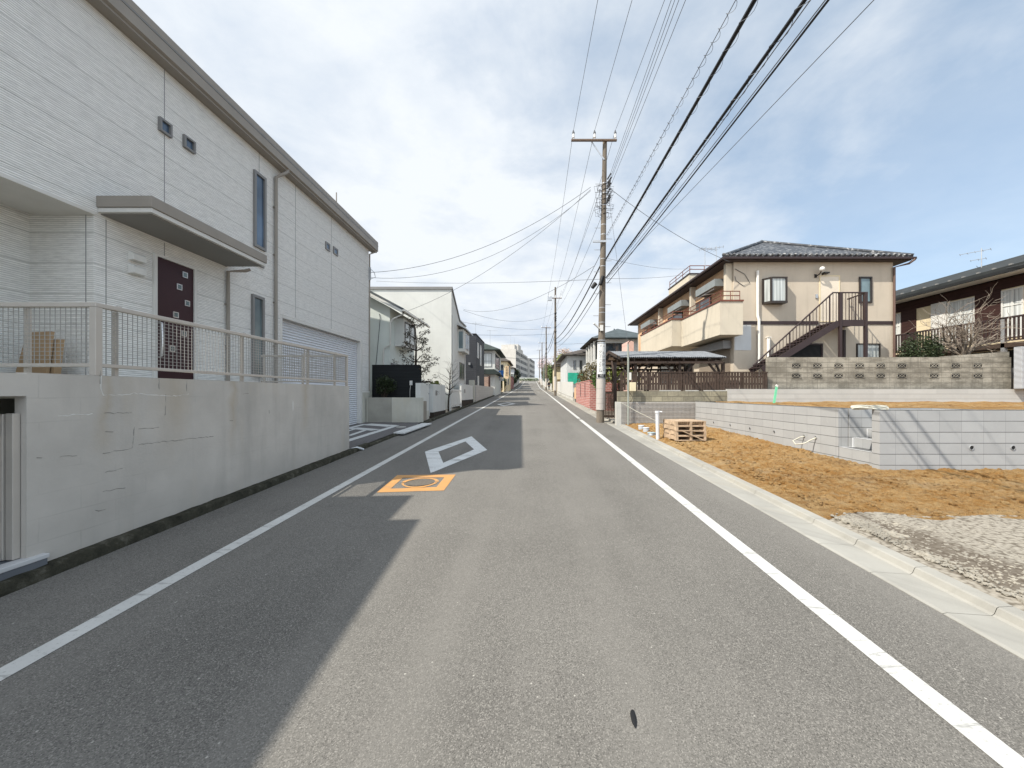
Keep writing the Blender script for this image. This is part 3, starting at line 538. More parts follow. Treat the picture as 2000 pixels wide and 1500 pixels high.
def crackmesh(pts,w,seed):
    random.seed(seed); rows=[]
    for (a,b) in zip(pts,pts[1:]):
        n=max(2,int(abs(a[0]-b[0])/.03+abs(a[1]-b[1])/.03))
        for i in range(n):
            t=i/n; y=a[0]+(b[0]-a[0])*t; z=a[1]+(b[1]-a[1])*t+random.uniform(-.007,.007); q=w*random.uniform(.35,1.1)
            rows.append([(-4.2785,y+ (random.uniform(-.006,.006) if abs(a[0]-b[0])<.05 else 0),z-q),(-4.2765,y+.004,z+q)])
    return MB().sheet(rows)
def cp(px,py): y=yp(px,-4.28); return (y,zy(py,y))
mb=crackmesh([cp(197,733),cp(196,760),cp(201,772),cp(238,772),cp(262,768),cp(300,772),cp(330,774),cp(372,770)],.004,3)
mb2=crackmesh([cp(112,812),cp(150,810),cp(187,808)],.005,4); mb.add(mb2.v,mb2.f)
link('crack',mb,plain('pale_efflorescence',(.80,.79,.75),.8,.1,bst=0),tw)
mb=crackmesh([cp(203,807),cp(240,807),cp(262,804)],.003,5)
for pts,s in (([cp(70,895),cp(92,894)],6),([cp(115,892),cp(158,888)],7),([cp(200,885),cp(235,880),cp(258,874),cp(262,830)],8),([cp(205,843),cp(228,842)],9),([cp(270,838),cp(315,835)],10),([cp(200,960),cp(250,951)],12),([cp(205,922),cp(245,914)],13),([cp(525,800),cp(526,812)],14),([cp(195,725),cp(195,757)],15),([cp(310,740),cp(310,766)],16),([cp(364,742),cp(364,770)],17),([cp(474,769),cp(488,768)],18),([cp(448,822),cp(458,821)],19),([cp(323,770),cp(322,815)],20),([cp(270,868),cp(420,852)],21),([cp(185,998),cp(212,994)],22)):
    m2=crackmesh(pts,.0035,s); mb.add(m2.v,m2.f)
link('crack',mb,plain('crack_shadow',(.27,.26,.235),.9,.2,bst=0),tw)
y=yp(572,-4.28); z=zy(790,y); mb=MB(); n=10
mb.add([(-4.277,y+.05*math.cos(6.283*k/n)*.35,z+.085*math.sin(6.283*k/n)*(1.4 if math.sin(6.283*k/n)<0 else .8)) for k in range(n)],[tuple(range(n))]); link('paint_drip',mb,K['whitep'],tw)
# service recess: gate leaf, post, step
gt=thing('metal_gate','narrow beige metal gate leaf with hinge post inside the dark wall opening','gate',(-4.6,3.2,.3))
mb=MB(); mb.box(-5.35,-4.47,3.165,3.185,.40,1.47); lf=link('leaf',mb,K['alu'],gt)
mb=MB(); mb.box(-4.465,-4.43,3.15,3.195,.39,1.51); mb.box(-5.35,-4.465,3.15,3.195,1.475,1.51); mb.box(-5.35,-4.465,3.15,3.195,.39,.40); link('leaf_frame',mb,K['alu'],lf)
mb=MB(); mb.box(-4.385,-4.325,3.20,3.25,.31,1.535); mb.box(-4.425,-4.395,3.19,3.23,.31,1.53); link('post',mb,K['alu'],gt,bevel=.004)
for z in (.62,1.35): link('hinge',MB().tube([(-4.425,3.17,z),(-4.425,3.17,z+.1)],.012,6),K['steel'],gt)
st=thing('entrance_step','low tiled step with a pale front edge below the metal gate','step',(-4.4,2.5,.1))
link('step',MB().box(-5.6,-4.235,1.42,3.36,-.1,.265),K['tile'],st)
link('edge_tiles',MB().box(-4.34,-4.225,1.42,3.37,.266,.305),K['tilew'],st,bevel=.006)
link('paving',MB().box(-5.6,-4.345,1.42,3.25,.266,.30),K['tile'],st)
# railing on the terrace wall
rl=thing('mesh_railing','champagne aluminium terrace railing with square wire mesh on the concrete wall','railing',(-4.3,6,1.9))
XR=-4.31; YR=3.8; YE=8.95
mb=MB(); mb.box(XR-.03,XR+.03,YR-.03,YE+.03,2.555,2.60); mb.box(-7.3,XR-.03,YR-.03,YR+.03,2.555,2.60); mb.box(-6.3,XR-.03,YE-.03,YE+.03,2.555,2.60); link('top_rail',mb,K['alu'],rl,bevel=.006)
mb=MB(); mb.box(XR-.02,XR+.02,YR+.03,YE-.03,1.965,2.0); mb.box(-7.3,XR-.03,YR-.02,YR+.02,1.965,2.0); mb.box(-6.3,XR-.03,YE-.02,YE+.02,1.965,2.0); link('bottom_rail',mb,K['alu'],rl,bevel=.004)
for x,y,s in ((XR,YR,.032),(XR,YE,.024)): link('post',MB().box(x-s,x+s,y-s,y+s,1.84 if s<.03 else 1.88,2.554),K['alu'],rl,bevel=.004)
for x,y in ((XR-.05,4.02),(XR-.05,5.78),(XR-.05,7.48),(XR-.05,8.50),(-5.05,YR+.05),(-6.0,YR+.05),(-7.2,YR+.05),(-5.3,YE-.05),(-6.2,YE-.05)):
    link('post',MB().box(x-.018,x+.018,y-.018,y+.018,1.83,2.55).box(x-.02,x+.05 if abs(x-XR)<.1 else x+.02,y-.022,y+.022,2.56,2.612),K['alu'],rl)
def meshpanel(a,b,axis,fix):
    mb=MB(); n=int(round((b-a)/.052)); w=.0024
    for i in range(n+1):
        u=a+(b-a)*i/n
        if axis=='y': mb.box(fix-w,fix+w,u-w,u+w,2.0,2.556)
        else: mb.box(u-w,u+w,fix-w,fix+w,2.0,2.556)
    for j in range(1,14):
        z=2.0+.556*j/14
        if axis=='y': mb.box(fix+w,fix+3*w,a,b,z-w,z+w)
        else: mb.box(a,b,fix-3*w,fix-w,z-w,z+w)
    return mb
for a,b in ((YR+.04,5.70),(5.70,7.30),(7.30,YE-.03)): link('mesh_panel',meshpanel(a,b,'y',XR),K['wire'],rl)
for a,b in ((-7.3,-5.8),(-5.8,XR-.04)): link('mesh_panel',meshpanel(a,b,'x',YR),K['wire'],rl)
link('mesh_panel',meshpanel(-6.3,XR-.04,'x',YE),K['wire'],rl)
for y in (5.70,7.30): link('panel_bar',MB().box(XR-.008,XR+.008,y-.008,y+.008,2.0,2.556),K['alu'],rl)
# cardboard sheets leaning in the porch
mb=MB(); mb.prism([(-6.72,1.86),(-7.16,1.86),(-6.98,2.50),(-6.93,2.55),(-6.63,2.56)],'y',5.30,5.34); cb=solo('cardboard_sheet','flattened brown cardboard leaning against the white porch wall behind the mesh railing','cardboard',mb,K['card'])
cb.location=(0,0,0)
mb=MB(); mb.prism([(-6.68,1.86),(-6.82,1.86),(-6.72,2.46),(-6.61,2.47)],'y',5.36,5.44); solo('cardboard_sheet','second smaller cardboard piece tucked behind the larger leaning sheet','cardboard',mb,K['card'])
# ---- off-frame neighbour whose roof shades the near lane
nb=thing('neighbour_house','pale two-storey neighbouring house beside the camera, before the concrete terrace wall','house',(-9,-3,0))
mb=MB(); mb.prism([(-12,-.6),(-6.47,-.6),(-6.47,6.08),(-12,5.2)],'y',-9,3.0); link('wall',mb,K['siding'],nb)
mb=MB(); mb.add([(-6.0,-6,6.2),(-6.2,1.94,6.2),(-6.2,1.94,6.09),(-6.0,-6,6.09),(-12.2,-6,5.25),(-12.2,1.94,5.25),(-12.2,1.94,5.14),(-12.2,-6,5.14)],[(0,1,2,3),(4,7,6,5),(0,4,5,1),(3,2,6,7),(1,5,6,2),(0,3,7,4)]); link('roof',mb,K['brownroof'],nb)
window(nb,'x',-6.47,-3.4,-1.8,3.6,4.9,mull=(-2.6,)); window(nb,'x',-6.47,.2,1.4,3.6,4.9,mull=(.8,))
# ================================================================== second garden on the left
mb=MB(); mb.box(-6.45,-4.26,15.0,15.16,.2,1.55); lw=solo('low_garden_wall','low beige rendered garden wall beside the shuttered driveway, below the black slat fence','wall',mb,K['lowwall'],bevel=.008)
mb=MB(); mb.box(-6.4,-5.45,14.994,14.9995,.55,1.548); mb2=link('render_patch',mb,plain('darker_render',(.33,.315,.27),.85,.1),lw)
mb=MB(); mb.box(-6.35,-4.34,15.16,15.9,.2,1.40); struct('planter_soil',mb,K['soil'])
bf=thing('black_slat_fence','black horizontal slat fence screen standing above the low beige garden wall','fence',(-5.5,15.9,1.4))
link('slat_panel',MB().box(-6.6,-4.62,15.90,15.93,1.40,2.86),K['blackfence'],bf)
mb=MB(); mb.box(-6.6,-4.60,15.885,15.945,2.86,2.90); link('cap_rail',mb,K['dark'],bf)
for x in (-6.58,-5.5,-4.61): link('post',MB().box(x-.03,x+.03,15.935,15.99,.9,2.86),K['dark'],bf)
mb=MB(); mb.box(-5.03,-4.92,15.84,15.899,2.05,2.24); mb.tube([(-5.0,15.87,2.05),(-5.02,15.86,1.8),(-5.02,15.86,1.42)],.012,5); solo('mailbox_unit','small white meter box fixed on the black slat fence','meter box',mb,K['whitep'],bevel=.01)
# leaf clusters
def leaves(mb,c,rad,n,size,seed,shell=.55,flat=1.0):
    rnd=random.Random(seed); c=Vector(c)
    for i in range(n):
        while True:
            p=Vector((rnd.uniform(-1,1),rnd.uniform(-1,1),rnd.uniform(-1,1)))
            if p.length<=1 and p.length>shell*rnd.random(): break
        q=noise.noise(p*2.2+Vector((seed,0,0)))
        p*=1+.28*q; w=Vector((p.x*rad[0],p.y*rad[1],p.z*rad[2]))+c
        s=size*rnd.uniform(.6,1.4); a=Vector((rnd.gauss(0,1),rnd.gauss(0,1),rnd.gauss(0,.7)*flat)).normalized(); b=a.cross(Vector((rnd.gauss(0,1),rnd.gauss(0,1),rnd.gauss(0,1)))).normalized()
        mb.add([w-a*s,w+b*s*.45,w+a*s,w-b*s*.45],[(0,1,2,3)])
    return mb
def shrub(name,label,cat,base,c,rad,n,size,lm,bm,seed,group=None,clumps=9):
    t=thing(name,label,cat,base,group); rnd=random.Random(seed); mb=MB(); stem=MB()
    leaves(mb,c,tuple(r*.8 for r in rad),n//3,size,seed,.2)
    for k in range(clumps):
        d=Vector((rnd.gauss(0,1),rnd.gauss(0,1),rnd.gauss(0,.8))).normalized(); cc=(c[0]+d.x*rad[0]*.62,c[1]+d.y*rad[1]*.62,c[2]+d.z*rad[2]*.62); q=rnd.uniform(.34,.5)
        leaves(mb,cc,tuple(r*q for r in rad),n*2//3//clumps,size,seed+k+1,.3)
        stem.tube([base,((base[0]+cc[0])/2+rnd.uniform(-.05,.05),(base[1]+cc[1])/2,(base[2]*.5+cc[2]*.5)),cc],[.02+.012*rad[2],.014+.006*rad[2],.005],5)
    link('crown',mb,lm,t); link('trunk',stem,bm,t); return t
shrub('shrub','round dark-leaved shrub in front of the black slat fence above the low beige wall','shrub',(-5.95,15.5,1.4),(-5.92,15.5,2.03),(.46,.30,.42),1500,.045,K['leafd'],K['bark'],21)
# bare and sparse trees
RMIN=[.0035]
def limb(mb,tips,p,d,L,r,lev,rnd,up,wig,kids,nseg=4,short=.62):
    pts=[p]; rs=[r]; q=Vector(p); v=Vector(d).normalized()
    for i in range(nseg):
        v=(v+Vector((rnd.gauss(0,wig),rnd.gauss(0,wig),rnd.gauss(0,wig)*.7+up))).normalized(); q=q+v*L/nseg; pts.append(q.copy()); rs.append(r*(1-.6*(i+1)/nseg))
    mb.tube(pts,rs,7 if r>.03 else (5 if r>.012 else 3))
    if lev==0: tips.append((pts[-1],v)); return
    for k in range(kids):
        t=rnd.uniform(.3,1.0) if k else 1.0; i=min(nseg-1,int(t*nseg)); b=pts[i].lerp(pts[min(i+1,nseg)],t*nseg-i) if i<nseg else pts[-1]
        a=rnd.uniform(0,6.283); s=v.orthogonal().normalized(); s=(s*math.cos(a)+v.cross(s)*math.sin(a)); dd=(v*rnd.uniform(.4,.9)+s*rnd.uniform(.6,1.0)).normalized()
        limb(mb,tips,b,dd,L*short*rnd.uniform(.75,1.15),max(RMIN[0],r*(1-.6*t)*.66),lev-1,rnd,up,wig*1.15,kids,nseg,short)
def bare_tree(name,label,base,h,r,d0,levels,kids,seed,mat,up=.05,wig=.12,short=.62,leaf=None,split=None):
    t=thing(name,label,'tree',base); rnd=random.Random(seed); tr=MB(); br=MB(); tips=[]
    p=Vector(base); v=Vector(d0).normalized(); pts=[p.copy()]; rs=[r]; n=8
    for i in range(n):
        v=(v+Vector((rnd.gauss(0,.05),rnd.gauss(0,.05),.05))).normalized(); p=p+v*h/n; pts.append(p.copy()); rs.append(r*(1-.72*(i+1)/n))
    tr.tube(pts,rs,9)
    for (i,cnt,L,elev) in split:
        for k in range(cnt):
            a=6.283*(k/cnt)+rnd.uniform(-.4,.4)+i; b=pts[i]; d=Vector((math.cos(a)*math.cos(elev),math.sin(a)*math.cos(elev),math.sin(elev)))
            limb(br,tips,b,d,L*rnd.uniform(.8,1.2),rs[i]*.6,levels,rnd,up,wig,kids,4,short)
    link('trunk',tr,mat,t); link('branches',br,mat,t)
    if leaf:
        mb=MB()
        for k,(q,v) in enumerate(tips): leaves(mb,q,(leaf[1],leaf[1],leaf[1]*.7),leaf[2],leaf[3],seed+k,.1)
        link('leaves',mb,leaf[0],t)
    return t
bare_tree('pruned_pine','sparse dark topiary tree with tiered twiggy branches behind the black slat fence',(-5.05,17.2,.7),3.9,.085,(0,0,1),1,4,5,K['bark'],.03,.16,.55,(K['twig'],.15,30,.034),
   ((2,4,.75,.0),(3,5,.7,.05),(4,5,.75,.1),(5,5,.62,.15),(6,5,.5,.25),(7,4,.4,.4),(8,3,.3,.8)))
bare_tree('bare_sapling','slim leafless street-side sapling in front of the tall white gable house',(-4.45,20.6,.75),2.3,.05,(0,0,1),1,4,9,K['bark'],.06,.10,.6,None,((3,3,.45,.5),(4,4,.6,.55),(5,4,.7,.55),(6,4,.65,.6),(7,4,.55,.7),(8,3,.45,1.0)))
shrub('shrub','small yellow-green shrub peeping over the white gate piers','shrub',(-4.75,18.9,.7),(-4.75,18.9,2.12),(.28,.4,.25),420,.06,K['leafy'],K['bark'],31,clumps=5)
# white gate piers and gates along the pavement
def pier(label,y0,y1,zt,zb,base=True):
    t=thing('gate_pier',label,'gate pier',(-4.5,(y0+y1)/2,gz(y0)),'white gate piers by the kerb')
    link('pier',MB().box(-4.62,-4.42,y0,y1,zb,zt),K['white'],t,bevel=.008)
    link('stone_base',MB().box(-4.64,-4.40,y0+.02,y1-.02,gz(y0)-.1,zb),K['bark'] if base else K['lowwall'],t); return t
pier('white rendered gate pier next to the black slat fence',15.3,16.55,2.13,.98,False)
t=pier('white gate pier with intercom plate behind the first grey gate',17.25,19.7,2.14,.86)
link('intercom',MB().box(-4.42,-4.39,17.7,17.9,1.62,1.85),K['darkframe'],t)
mb=MB(); mb.box(-4.6,-4.56,16.56,17.24,.7,1.95); solo('grey_gate','plain grey panel gate between two white gate piers','gate',mb,K['grey'])
t=pier('white garden wall pier with small plate beyond the picket gate',24.4,29.0,2.32,1.28)
link('name_plate',MB().box(-4.42,-4.40,25.2,25.6,1.75,2.0),K['darkframe'],t)
pk=thing('picket_gate','white metal picket gate with tall posts before the white gable house','gate',(-4.45,22.6,.8))
mb=MB()
for i in range(14): y=21.25+i*.21; mb.box(-4.46,-4.44,y-.055,y+.055,.95,1.95)
link('pickets',mb,K['whitep'],pk)
mb=MB(); mb.box(-4.44,-4.425,21.1,24.2,1.05,1.1); mb.box(-4.44,-4.425,21.1,24.2,1.86,1.92); link('rails',mb,K['whitep'],pk)
for y in (21.05,24.2): link('post',MB().box(-4.5,-4.4,y-.05,y+.05,.7,2.2),K['whitep'],pk,bevel=.01)
# ---- mint house with bay window
h2=thing('mint_house','pale mint stucco house with white bay window, between white siding house and tall gable','house',(-7,19,.7))
XM=-6.38
mb=MB(); mb.prism([(-12,.5),(XM,.5),(XM,5.6),(-7.6,6.25),(-12,8.5)],'y',17.3,20.9); link('wall',mb,K['mint'],h2)
mb=MB(); mb.prism([(-5.68,5.40),(-5.66,5.48),(-12,8.85),(-12,8.72)],'y',16.9,21.2); rf=link('roof',mb,K['greyroof'],h2)
mb=MB(); mb.prism([(-5.70,5.28),(-5.70,5.395),(-12,8.715),(-12,8.6)],'y',16.88,16.93); link('barge_board',mb,K['whitep'],rf)
mb=MB(); mb.box(-5.70,-5.58,16.9,21.2,5.33,5.42); link('gutter',mb,K['whitepipe'],h2,bevel=.02)
bw=MB(); bw.box(XM,-5.98,17.95,19.75,3.98,5.22); b=link('bay_window',bw,K['white'],h2); 
link('bay_sill',MB().box(XM,-5.93,17.9,19.8,3.92,3.975),K['whitep'],b)
link('bay_glazing',MB().frame('x',-5.98,18.1,19.6,4.1,5.1,.06,.03).slab('x',-5.98,18.82,18.88,4.15,5.05,0,.03),K['brownframe'],b)
link('bay_pane',MB().slab('x',-5.98,18.13,19.57,4.13,5.07,0,.01),K['curtain'],b)
mb=MB(); mb.tube([(-5.66,17.3,5.35),(-5.8,17.2,5.25),(-6.2,17.2,5.05),(-6.33,17.22,4.9),(-6.33,17.22,3.9),(-6.6,17.26,3.75),(-6.64,17.25,3.6),(-6.64,17.25,2.6)],.035,8); link('downpipe',mb,K['whitep'],h2)
mb=MB(); mb.tube([(-5.62,19.9,5.35),(-5.75,19.8,5.2),(-6.3,18.2,5.15)],.03,8); link('downpipe',mb,K['whitep'],h2)
mb=MB(); mb.tube([(-6.85,17.28,5.3),(-6.8,17.27,5.1),(-6.9,17.27,4.0),(-7.0,17.28,3.0)],.012,5); link('cable',mb,K['greyc'],h2)
mb=MB(); mb.prism([(XM,3.0),(-5.85,2.75),(-5.85,2.85),(XM,3.12)],'y',17.4,20.5); link('porch_roof',mb,K['darkframe'],h2)
# ---- tall white gable house
h3=thing('gable_house','tall plain white gable house with dark roof edge and small oriel window','house',(-7,26,.8))
XG=-5.0
mb=MB(); mb.prism([(24.0,.6),(24.0,8.22),(26.55,6.72),(28.9,6.72),(28.9,.6)],'x',-12,XG); link('wall',mb,K['white'],h3)
mb=MB(); mb.box(-12.1,XG+.06,23.93,24.15,8.22,8.33); rf=link('roof',mb,K['darkframe'],h3)
mb=MB(); mb.prism([(23.95,8.30),(23.95,8.38),(26.6,6.84),(29.1,6.84),(29.1,6.75),(26.55,6.75)],'x',-12.1,XG+.08); link('roof_edge',mb,K['darkframe'],rf)
mb=MB(); mb.prism([(XG,6.35),(-4.45,6.1),(-4.45,6.18),(XG,6.5)],'y',25.8,29.3); link('oriel_roof',mb,K['grey'],h3)
mb=MB(); mb.box(XG,-4.62,26.2,28.5,4.6,6.1); b=link('oriel_window',mb,K['white'],h3)
link('oriel_pane',MB().slab('x',-4.62,27.0,28.35,4.8,6.0,0,.012),K['glass'],b); link('oriel_side_pane',MB().slab('y',26.2,-4.95,-4.68,4.8,5.95,0,.01),K['glassc'],b)
window(h3,'x',XG,26.6,28.4,2.7,3.9,mull=(27.5,)); window(h3,'y',24.0,-11.4,-10.9,7.5,7.65,fw=.03)
mb=MB(); mb.tube([(XG+.06,24.15,6.7),(XG+.06,24.15,.9)],.035,8); mb.tube([(XG+.06,28.6,6.7),(XG+.06,28.6,.9)],.035,8); link('downpipe',mb,K['whitep'],h3)
# ---- dark slate box house
h4=thing('slate_house','dark slate-grey flat box house with two tall white-framed window slits','house',(-7,34,1))
link('wall',MB().box(-12,-4.55,31.5,37.0,.8,6.55),K['slate'],h4)
link('parapet',MB().box(-12.03,-4.52,31.46,37.03,6.55,6.64),K['dark'],h4)
window(h4,'x',-4.55,32.2,32.9,4.7,6.0,gm=K['curtainw'],fm=K['whitep'],fw=.05); window(h4,'x',-4.55,33.9,34.6,4.2,6.0,gm=K['curtainw'],fm=K['whitep'],fw=.05); window(h4,'x',-4.55,32.3,33.0,2.0,3.2,gm=K['curtainw'],fm=K['whitep'],fw=.05)
window(h4,'y',31.5,-6.6,-5.9,1.9,2.6,gm=K['glassc'])
mb=MB(); mb.box(-5.15,-5.0,31.38,31.5,4.05,4.25); link('vent_hood',mb,K['steel'],h4)
mb=MB(); mb.prism([(30.0,.9),(30.0,2.38),(39.5,2.42),(51.5,2.45),(51.5,1.5),(40,1.2)],'x',-4.5,-4.33); solo('retaining_wall','long pale grey block retaining wall below the dark slate house','wall',mb,K['paleblock'])
mb=MB(); mb.box(-4.8,-4.4,29.45,29.85,1.0,2.75); solo('boundary_pier','slim old concrete pier at the corner of the grey retaining wall','pier',mb,K['lowwall'])
# ---- hipped house with skirt roof
def hip(mb,x0,x1,y0,y1,z,h,run=None):
    cx0=x0+(run or min((x1-x0),(y1-y0))/2); cx1=x1-(run or min((x1-x0),(y1-y0))/2); cy0=y0+(run or min((x1-x0),(y1-y0))/2); cy1=y1-(run or min((x1-x0),(y1-y0))/2)
    if run is None:
        if x1-x0<y1-y0: cx0=cx1=(x0+x1)/2
        else: cy0=cy1=(y0+y1)/2
    v=[(x0,y0,z),(x1,y0,z),(x1,y1,z),(x0,y1,z),(cx0,cy0,z+h),(cx1,cy0,z+h),(cx1,cy1,z+h),(cx0,cy1,z+h),(x0,y0,z-.09),(x1,y0,z-.09),(x1,y1,z-.09),(x0,y1,z-.09)]
    return mb.add(v,[(0,1,5,4),(1,2,6,5),(2,3,7,6),(3,0,4,7),(4,5,6,7),(11,10,9,8),(0,8,9,1),(1,9,10,2),(2,10,11,3),(3,11,8,0)])
h5=thing('hipped_house','white two-storey house with green-grey hipped roof and skirt roof beyond dark slate box','house',(-6.5,47,1.5))
mb=MB(); mb.box(-10,-4.15,43.5,52,1.3,6.6); link('wall',mb,K['white'],h5)
link('roof',hip(MB(),-10.8,-3.5,42.8,52.8,6.68,1.7),K['greenroof'],h5)
mb=MB(); mb.prism([(-10.2,3.9),(-3.6,3.9),(-4.15,4.45),(-10.2,4.45)],'y',42.85,43.495); mb.prism([(-4.145,3.9),(-3.6,3.9),(-4.145,4.45)],'y',43.5,50); link('skirt_roof',mb,K['greenroof'],h5)
window(h5,'y',43.5,-6.9,-4.5,4.75,6.3,gm=K['curtainw'],mull=(-5.7,),trans=(5.4,)); window(h5,'x',-4.15,44.2,49.5,4.7,6.3,fm=K['brownframe'],mull=(45.5,46.8,48.2)); window(h5,'y',43.5,-6.3,-4.9,2.3,3.6,fm=K['brownframe'])
fn=thing('slatted_fence','dark red-brown slatted timber fence in front of the hipped white house','fence',(-5,42,1.3))
link('boards',MB().box(-8.0,-4.55,41.9,42.0,1.3,3.55),K['brick2'],fn)
for x in (-4.6,-5.4,-6.2,-7.0): link('post',MB().box(x-.09,x+.09,41.84,42.06,1.3,3.68),K['redboard'],fn)
# ---- further roofs on the left
def house(name,label,x0,x1,y0,y1,zt,rh,wm,rm,wins,over=.5,z0=None):
    t=thing(name,label,'house',((x0+x1)/2,(y0+y1)/2,gz(y0)))
    link('wall',MB().box(x0,x1,y0,y1,(z0 if z0 is not None else gz(y0)-.5),zt),wm,t)
    link('roof',hip(MB(),x0-over,x1+over,y0-over,y1+over,zt+.1,rh),rm,t)
    for w in wins: window(t,*w[0],**w[1])
    return t
house('tiled_house','dark-roofed pale house with balcony just past the hipped white house',-10,-3.9,62,72,6.9,1.6,K['cream'],K['brownroof'],[(('x',-3.9,63,66,3.2,4.6),dict(mull=(64.5,))),(('x',-3.9,63,69,5.0,6.5),dict(fm=K['brownframe'],mull=(64.5,66,67.5))),(('y',62,-6.5,-4.5,5.0,6.4),dict())])
house('old_tiled_house','weathered brown-tiled house half hidden by the dark topiary, far left',-10,-5.1,78,92,8.4,1.8,K['grey'],K['brownroof'],[(('x',-5.1,79.5,83,6.2,7.6),dict(fm=K['brownframe'])),(('x',-5.1,85,88,6.2,7.6),dict()),(('y',78,-7,-5,6.2,7.6),dict())])
t=thing('shop_sign','tall tan upright sign board with dark characters beside the street on the left','sign',(-3.75,57.8,2))
link('board',MB().box(-4.0,-3.45,58.0,58.12,4.0,5.9),K['tan'],t)
link('post',MB().box(-3.76,-3.70,58.02,58.08,1.9,4.0),K['darkframe'],t)
def text3d(par,s,loc,size,mat,rot=(R(90),0,0),name='lettering',line=.9,sx=1):
    cu=bpy.data.curves.new('txt','FONT'); cu.body=s; cu.size=size; cu.align_x='CENTER'; cu.align_y='TOP'; cu.space_line=line; cu.resolution_u=3
    o=bpy.data.objects.new('txt',cu); C.objects.link(o); dg=bpy.context.evaluated_depsgraph_get()
    me=bpy.data.meshes.new_from_object(o.evaluated_get(dg)); bpy.data.objects.remove(o)
    m=Matrix.Translation(Vector(loc))@Matrix.Rotation(rot[2],4,'Z')@Matrix.Rotation(rot[0],4,'X')@Matrix.Scale(sx,4,(1,0,0))
    mb=MB(); mb.v=[tuple(m@v.co) for v in me.vertices]; mb.f=[tuple(p.vertices) for p in me.polygons]; mb.sm=[False]*len(mb.f)
    return mb
ts=t
link('lettering',text3d(None,'\n'.join('石井歯科'),(-3.725,57.99,5.8),.42,K['ink']),K['ink'],[c for c in t.children if c.name.startswith('board')][0])
# blue traffic sign
X,Y=-4.0,49.0
t=thing('traffic_sign','blue square pedestrian crossing sign on a slim pale pole on the left','traffic sign',(X,Y,gz(Y)))
link('pole',MB().tube([(X,Y,gz(Y)-.1),(X,Y,4.75)],.04,8),K['steel'],t)
bd=link('board',MB().box(X-.45,X+.45,Y-.07,Y-.05,3.75,4.65),K['blue'],t)
mb=MB(); mb.add([(X-.33,Y-.073,3.83),(X+.33,Y-.073,3.83),(X,Y-.073,4.55)],[(0,1,2)]); link('triangle',mb,K['sign'],bd)
mb=MB(); mb.ball((X,Y-.078,4.28),.055,8,(1,.1,1)); mb.beam((X,Y-.078,4.22),(X-.02,Y-.078,4.02),.07,.006,(0,1,0)); mb.beam((X-.02,Y-.077,4.03),(X-.10,Y-.077,3.87),.045,.006,(0,1,0)); mb.beam((X-.02,Y-.076,4.03),(X+.09,Y-.076,3.87),.045,.006,(0,1,0)); mb.beam((X,Y-.079,4.2),(X+.10,Y-.079,4.06),.035,.006,(0,1,0)); link('walking_figure',mb,K['ink'],bd)
link('sub_board',MB().box(X-.3,X+.45,Y-.07,Y-.05,3.35,3.68),K['grey'],t)
shrub('topiary_tree','dark rounded clipped evergreen above the brick gate pier on the left','tree',(-4.6,108,3.7),(-4.35,108,7.0),(1.5,3.0,1.9),1500,.16,K['leafd'],K['bark'],41)
shrub('topiary_tree','dark clipped evergreen behind the tan upright sign','tree',(-4.8,60.9,2.0),(-4.6,61.5,3.4),(.8,.9,1.1),700,.14,K['leafd'],K['bark'],43)
shrub('hedge_tree','dark broad evergreen mass beyond the brick gate pier, further left side','tree',(-5.0,96,3.1),(-4.8,96,5.4),(1.2,3.5,1.5),1200,.2,K['leafd'],K['bark'],47)
t=thing('brick_gate','red-brown brick gate pier pair with pale cap slab on the left roadside','gate pier',(-4.3,85,2.7))
link('pier',MB().box(-4.75,-4.1,82.0,82.8,2.4,5.4),K['brick'],t); link('pier',MB().box(-4.75,-4.1,88,88.8,2.5,5.4),K['brick'],t); link('cap_slab',MB().box(-4.95,-3.95,81.8,89,5.4,5.6),K['conc'],t); link('gate_leaf',MB().box(-4.5,-4.4,82.8,88,2.5,5.0),K['redboard'],t)
mb=MB(); mb.prism([(60.6,1.9),(60.6,3.7),(80,3.9),(80,2.4)],'x',-4.55,-4.35); solo('garden_wall','short cream garden wall by the junction, before the brick gate','wall',mb,K['cream'])
mb=MB(); mb.prism([(89.2,2.6),(89.2,4.6),(140,7.2),(140,5.0)],'x',-4.6,-4.4); solo('garden_wall','long grey garden wall climbing the far left roadside','wall',mb,K['paleblock'])
# ---- school block at the head of the street
t=thing('school_building','long white five-storey block with rows of windows at the head of the street','building',(-5,215,8))
A=Vector((-8.0,196,0)); B=Vector((1.0,262,0)); dr=(B-A).normalized(); nr=Vector((dr.y,-dr.x,0))   # facade line and its outward normal
def fac(u,w,z): p=A+dr*u+nr*w; return (p.x,p.y,z)
L=(B-A).length; zb=7.0; zt=24.6
def fbox(mb,u0,u1,w0,w1,z0,z1):
    v=[fac(u0,w1,z0),fac(u1,w1,z0),fac(u1,w0,z0),fac(u0,w0,z0),fac(u0,w1,z1),fac(u1,w1,z1),fac(u1,w0,z1),fac(u0,w0,z1)]
    return mb.add(v,[(0,3,2,1),(4,5,6,7),(0,1,5,4),(1,2,6,5),(2,3,7,6),(3,0,4,7)])
mb=MB(); fbox(mb,0,L*.62,-12,0,zb,zt); fbox(mb,L*.62,L,-12,1.2,zb,zt-1); link('wall',mb,K['school'],t)
mb=MB(); mb.box(-18,-9.0,197,205,zb,23.6); link('end_wall',mb,K['school'],t)
mb=MB(); fbox(mb,2,10,-8,-1,zt,zt+2.5); fbox(mb,13,22,-8,-1,zt,zt+4); fbox(mb,26,36,-8,-2,zt,zt+3); link('roof_plant',mb,K['school'],t)
for k,u in enumerate((6,18,30)): link('aerial',MB().tube([fac(u,-4,zt+2),fac(u,-4,zt+8)],.07,5),K['steel'],t)
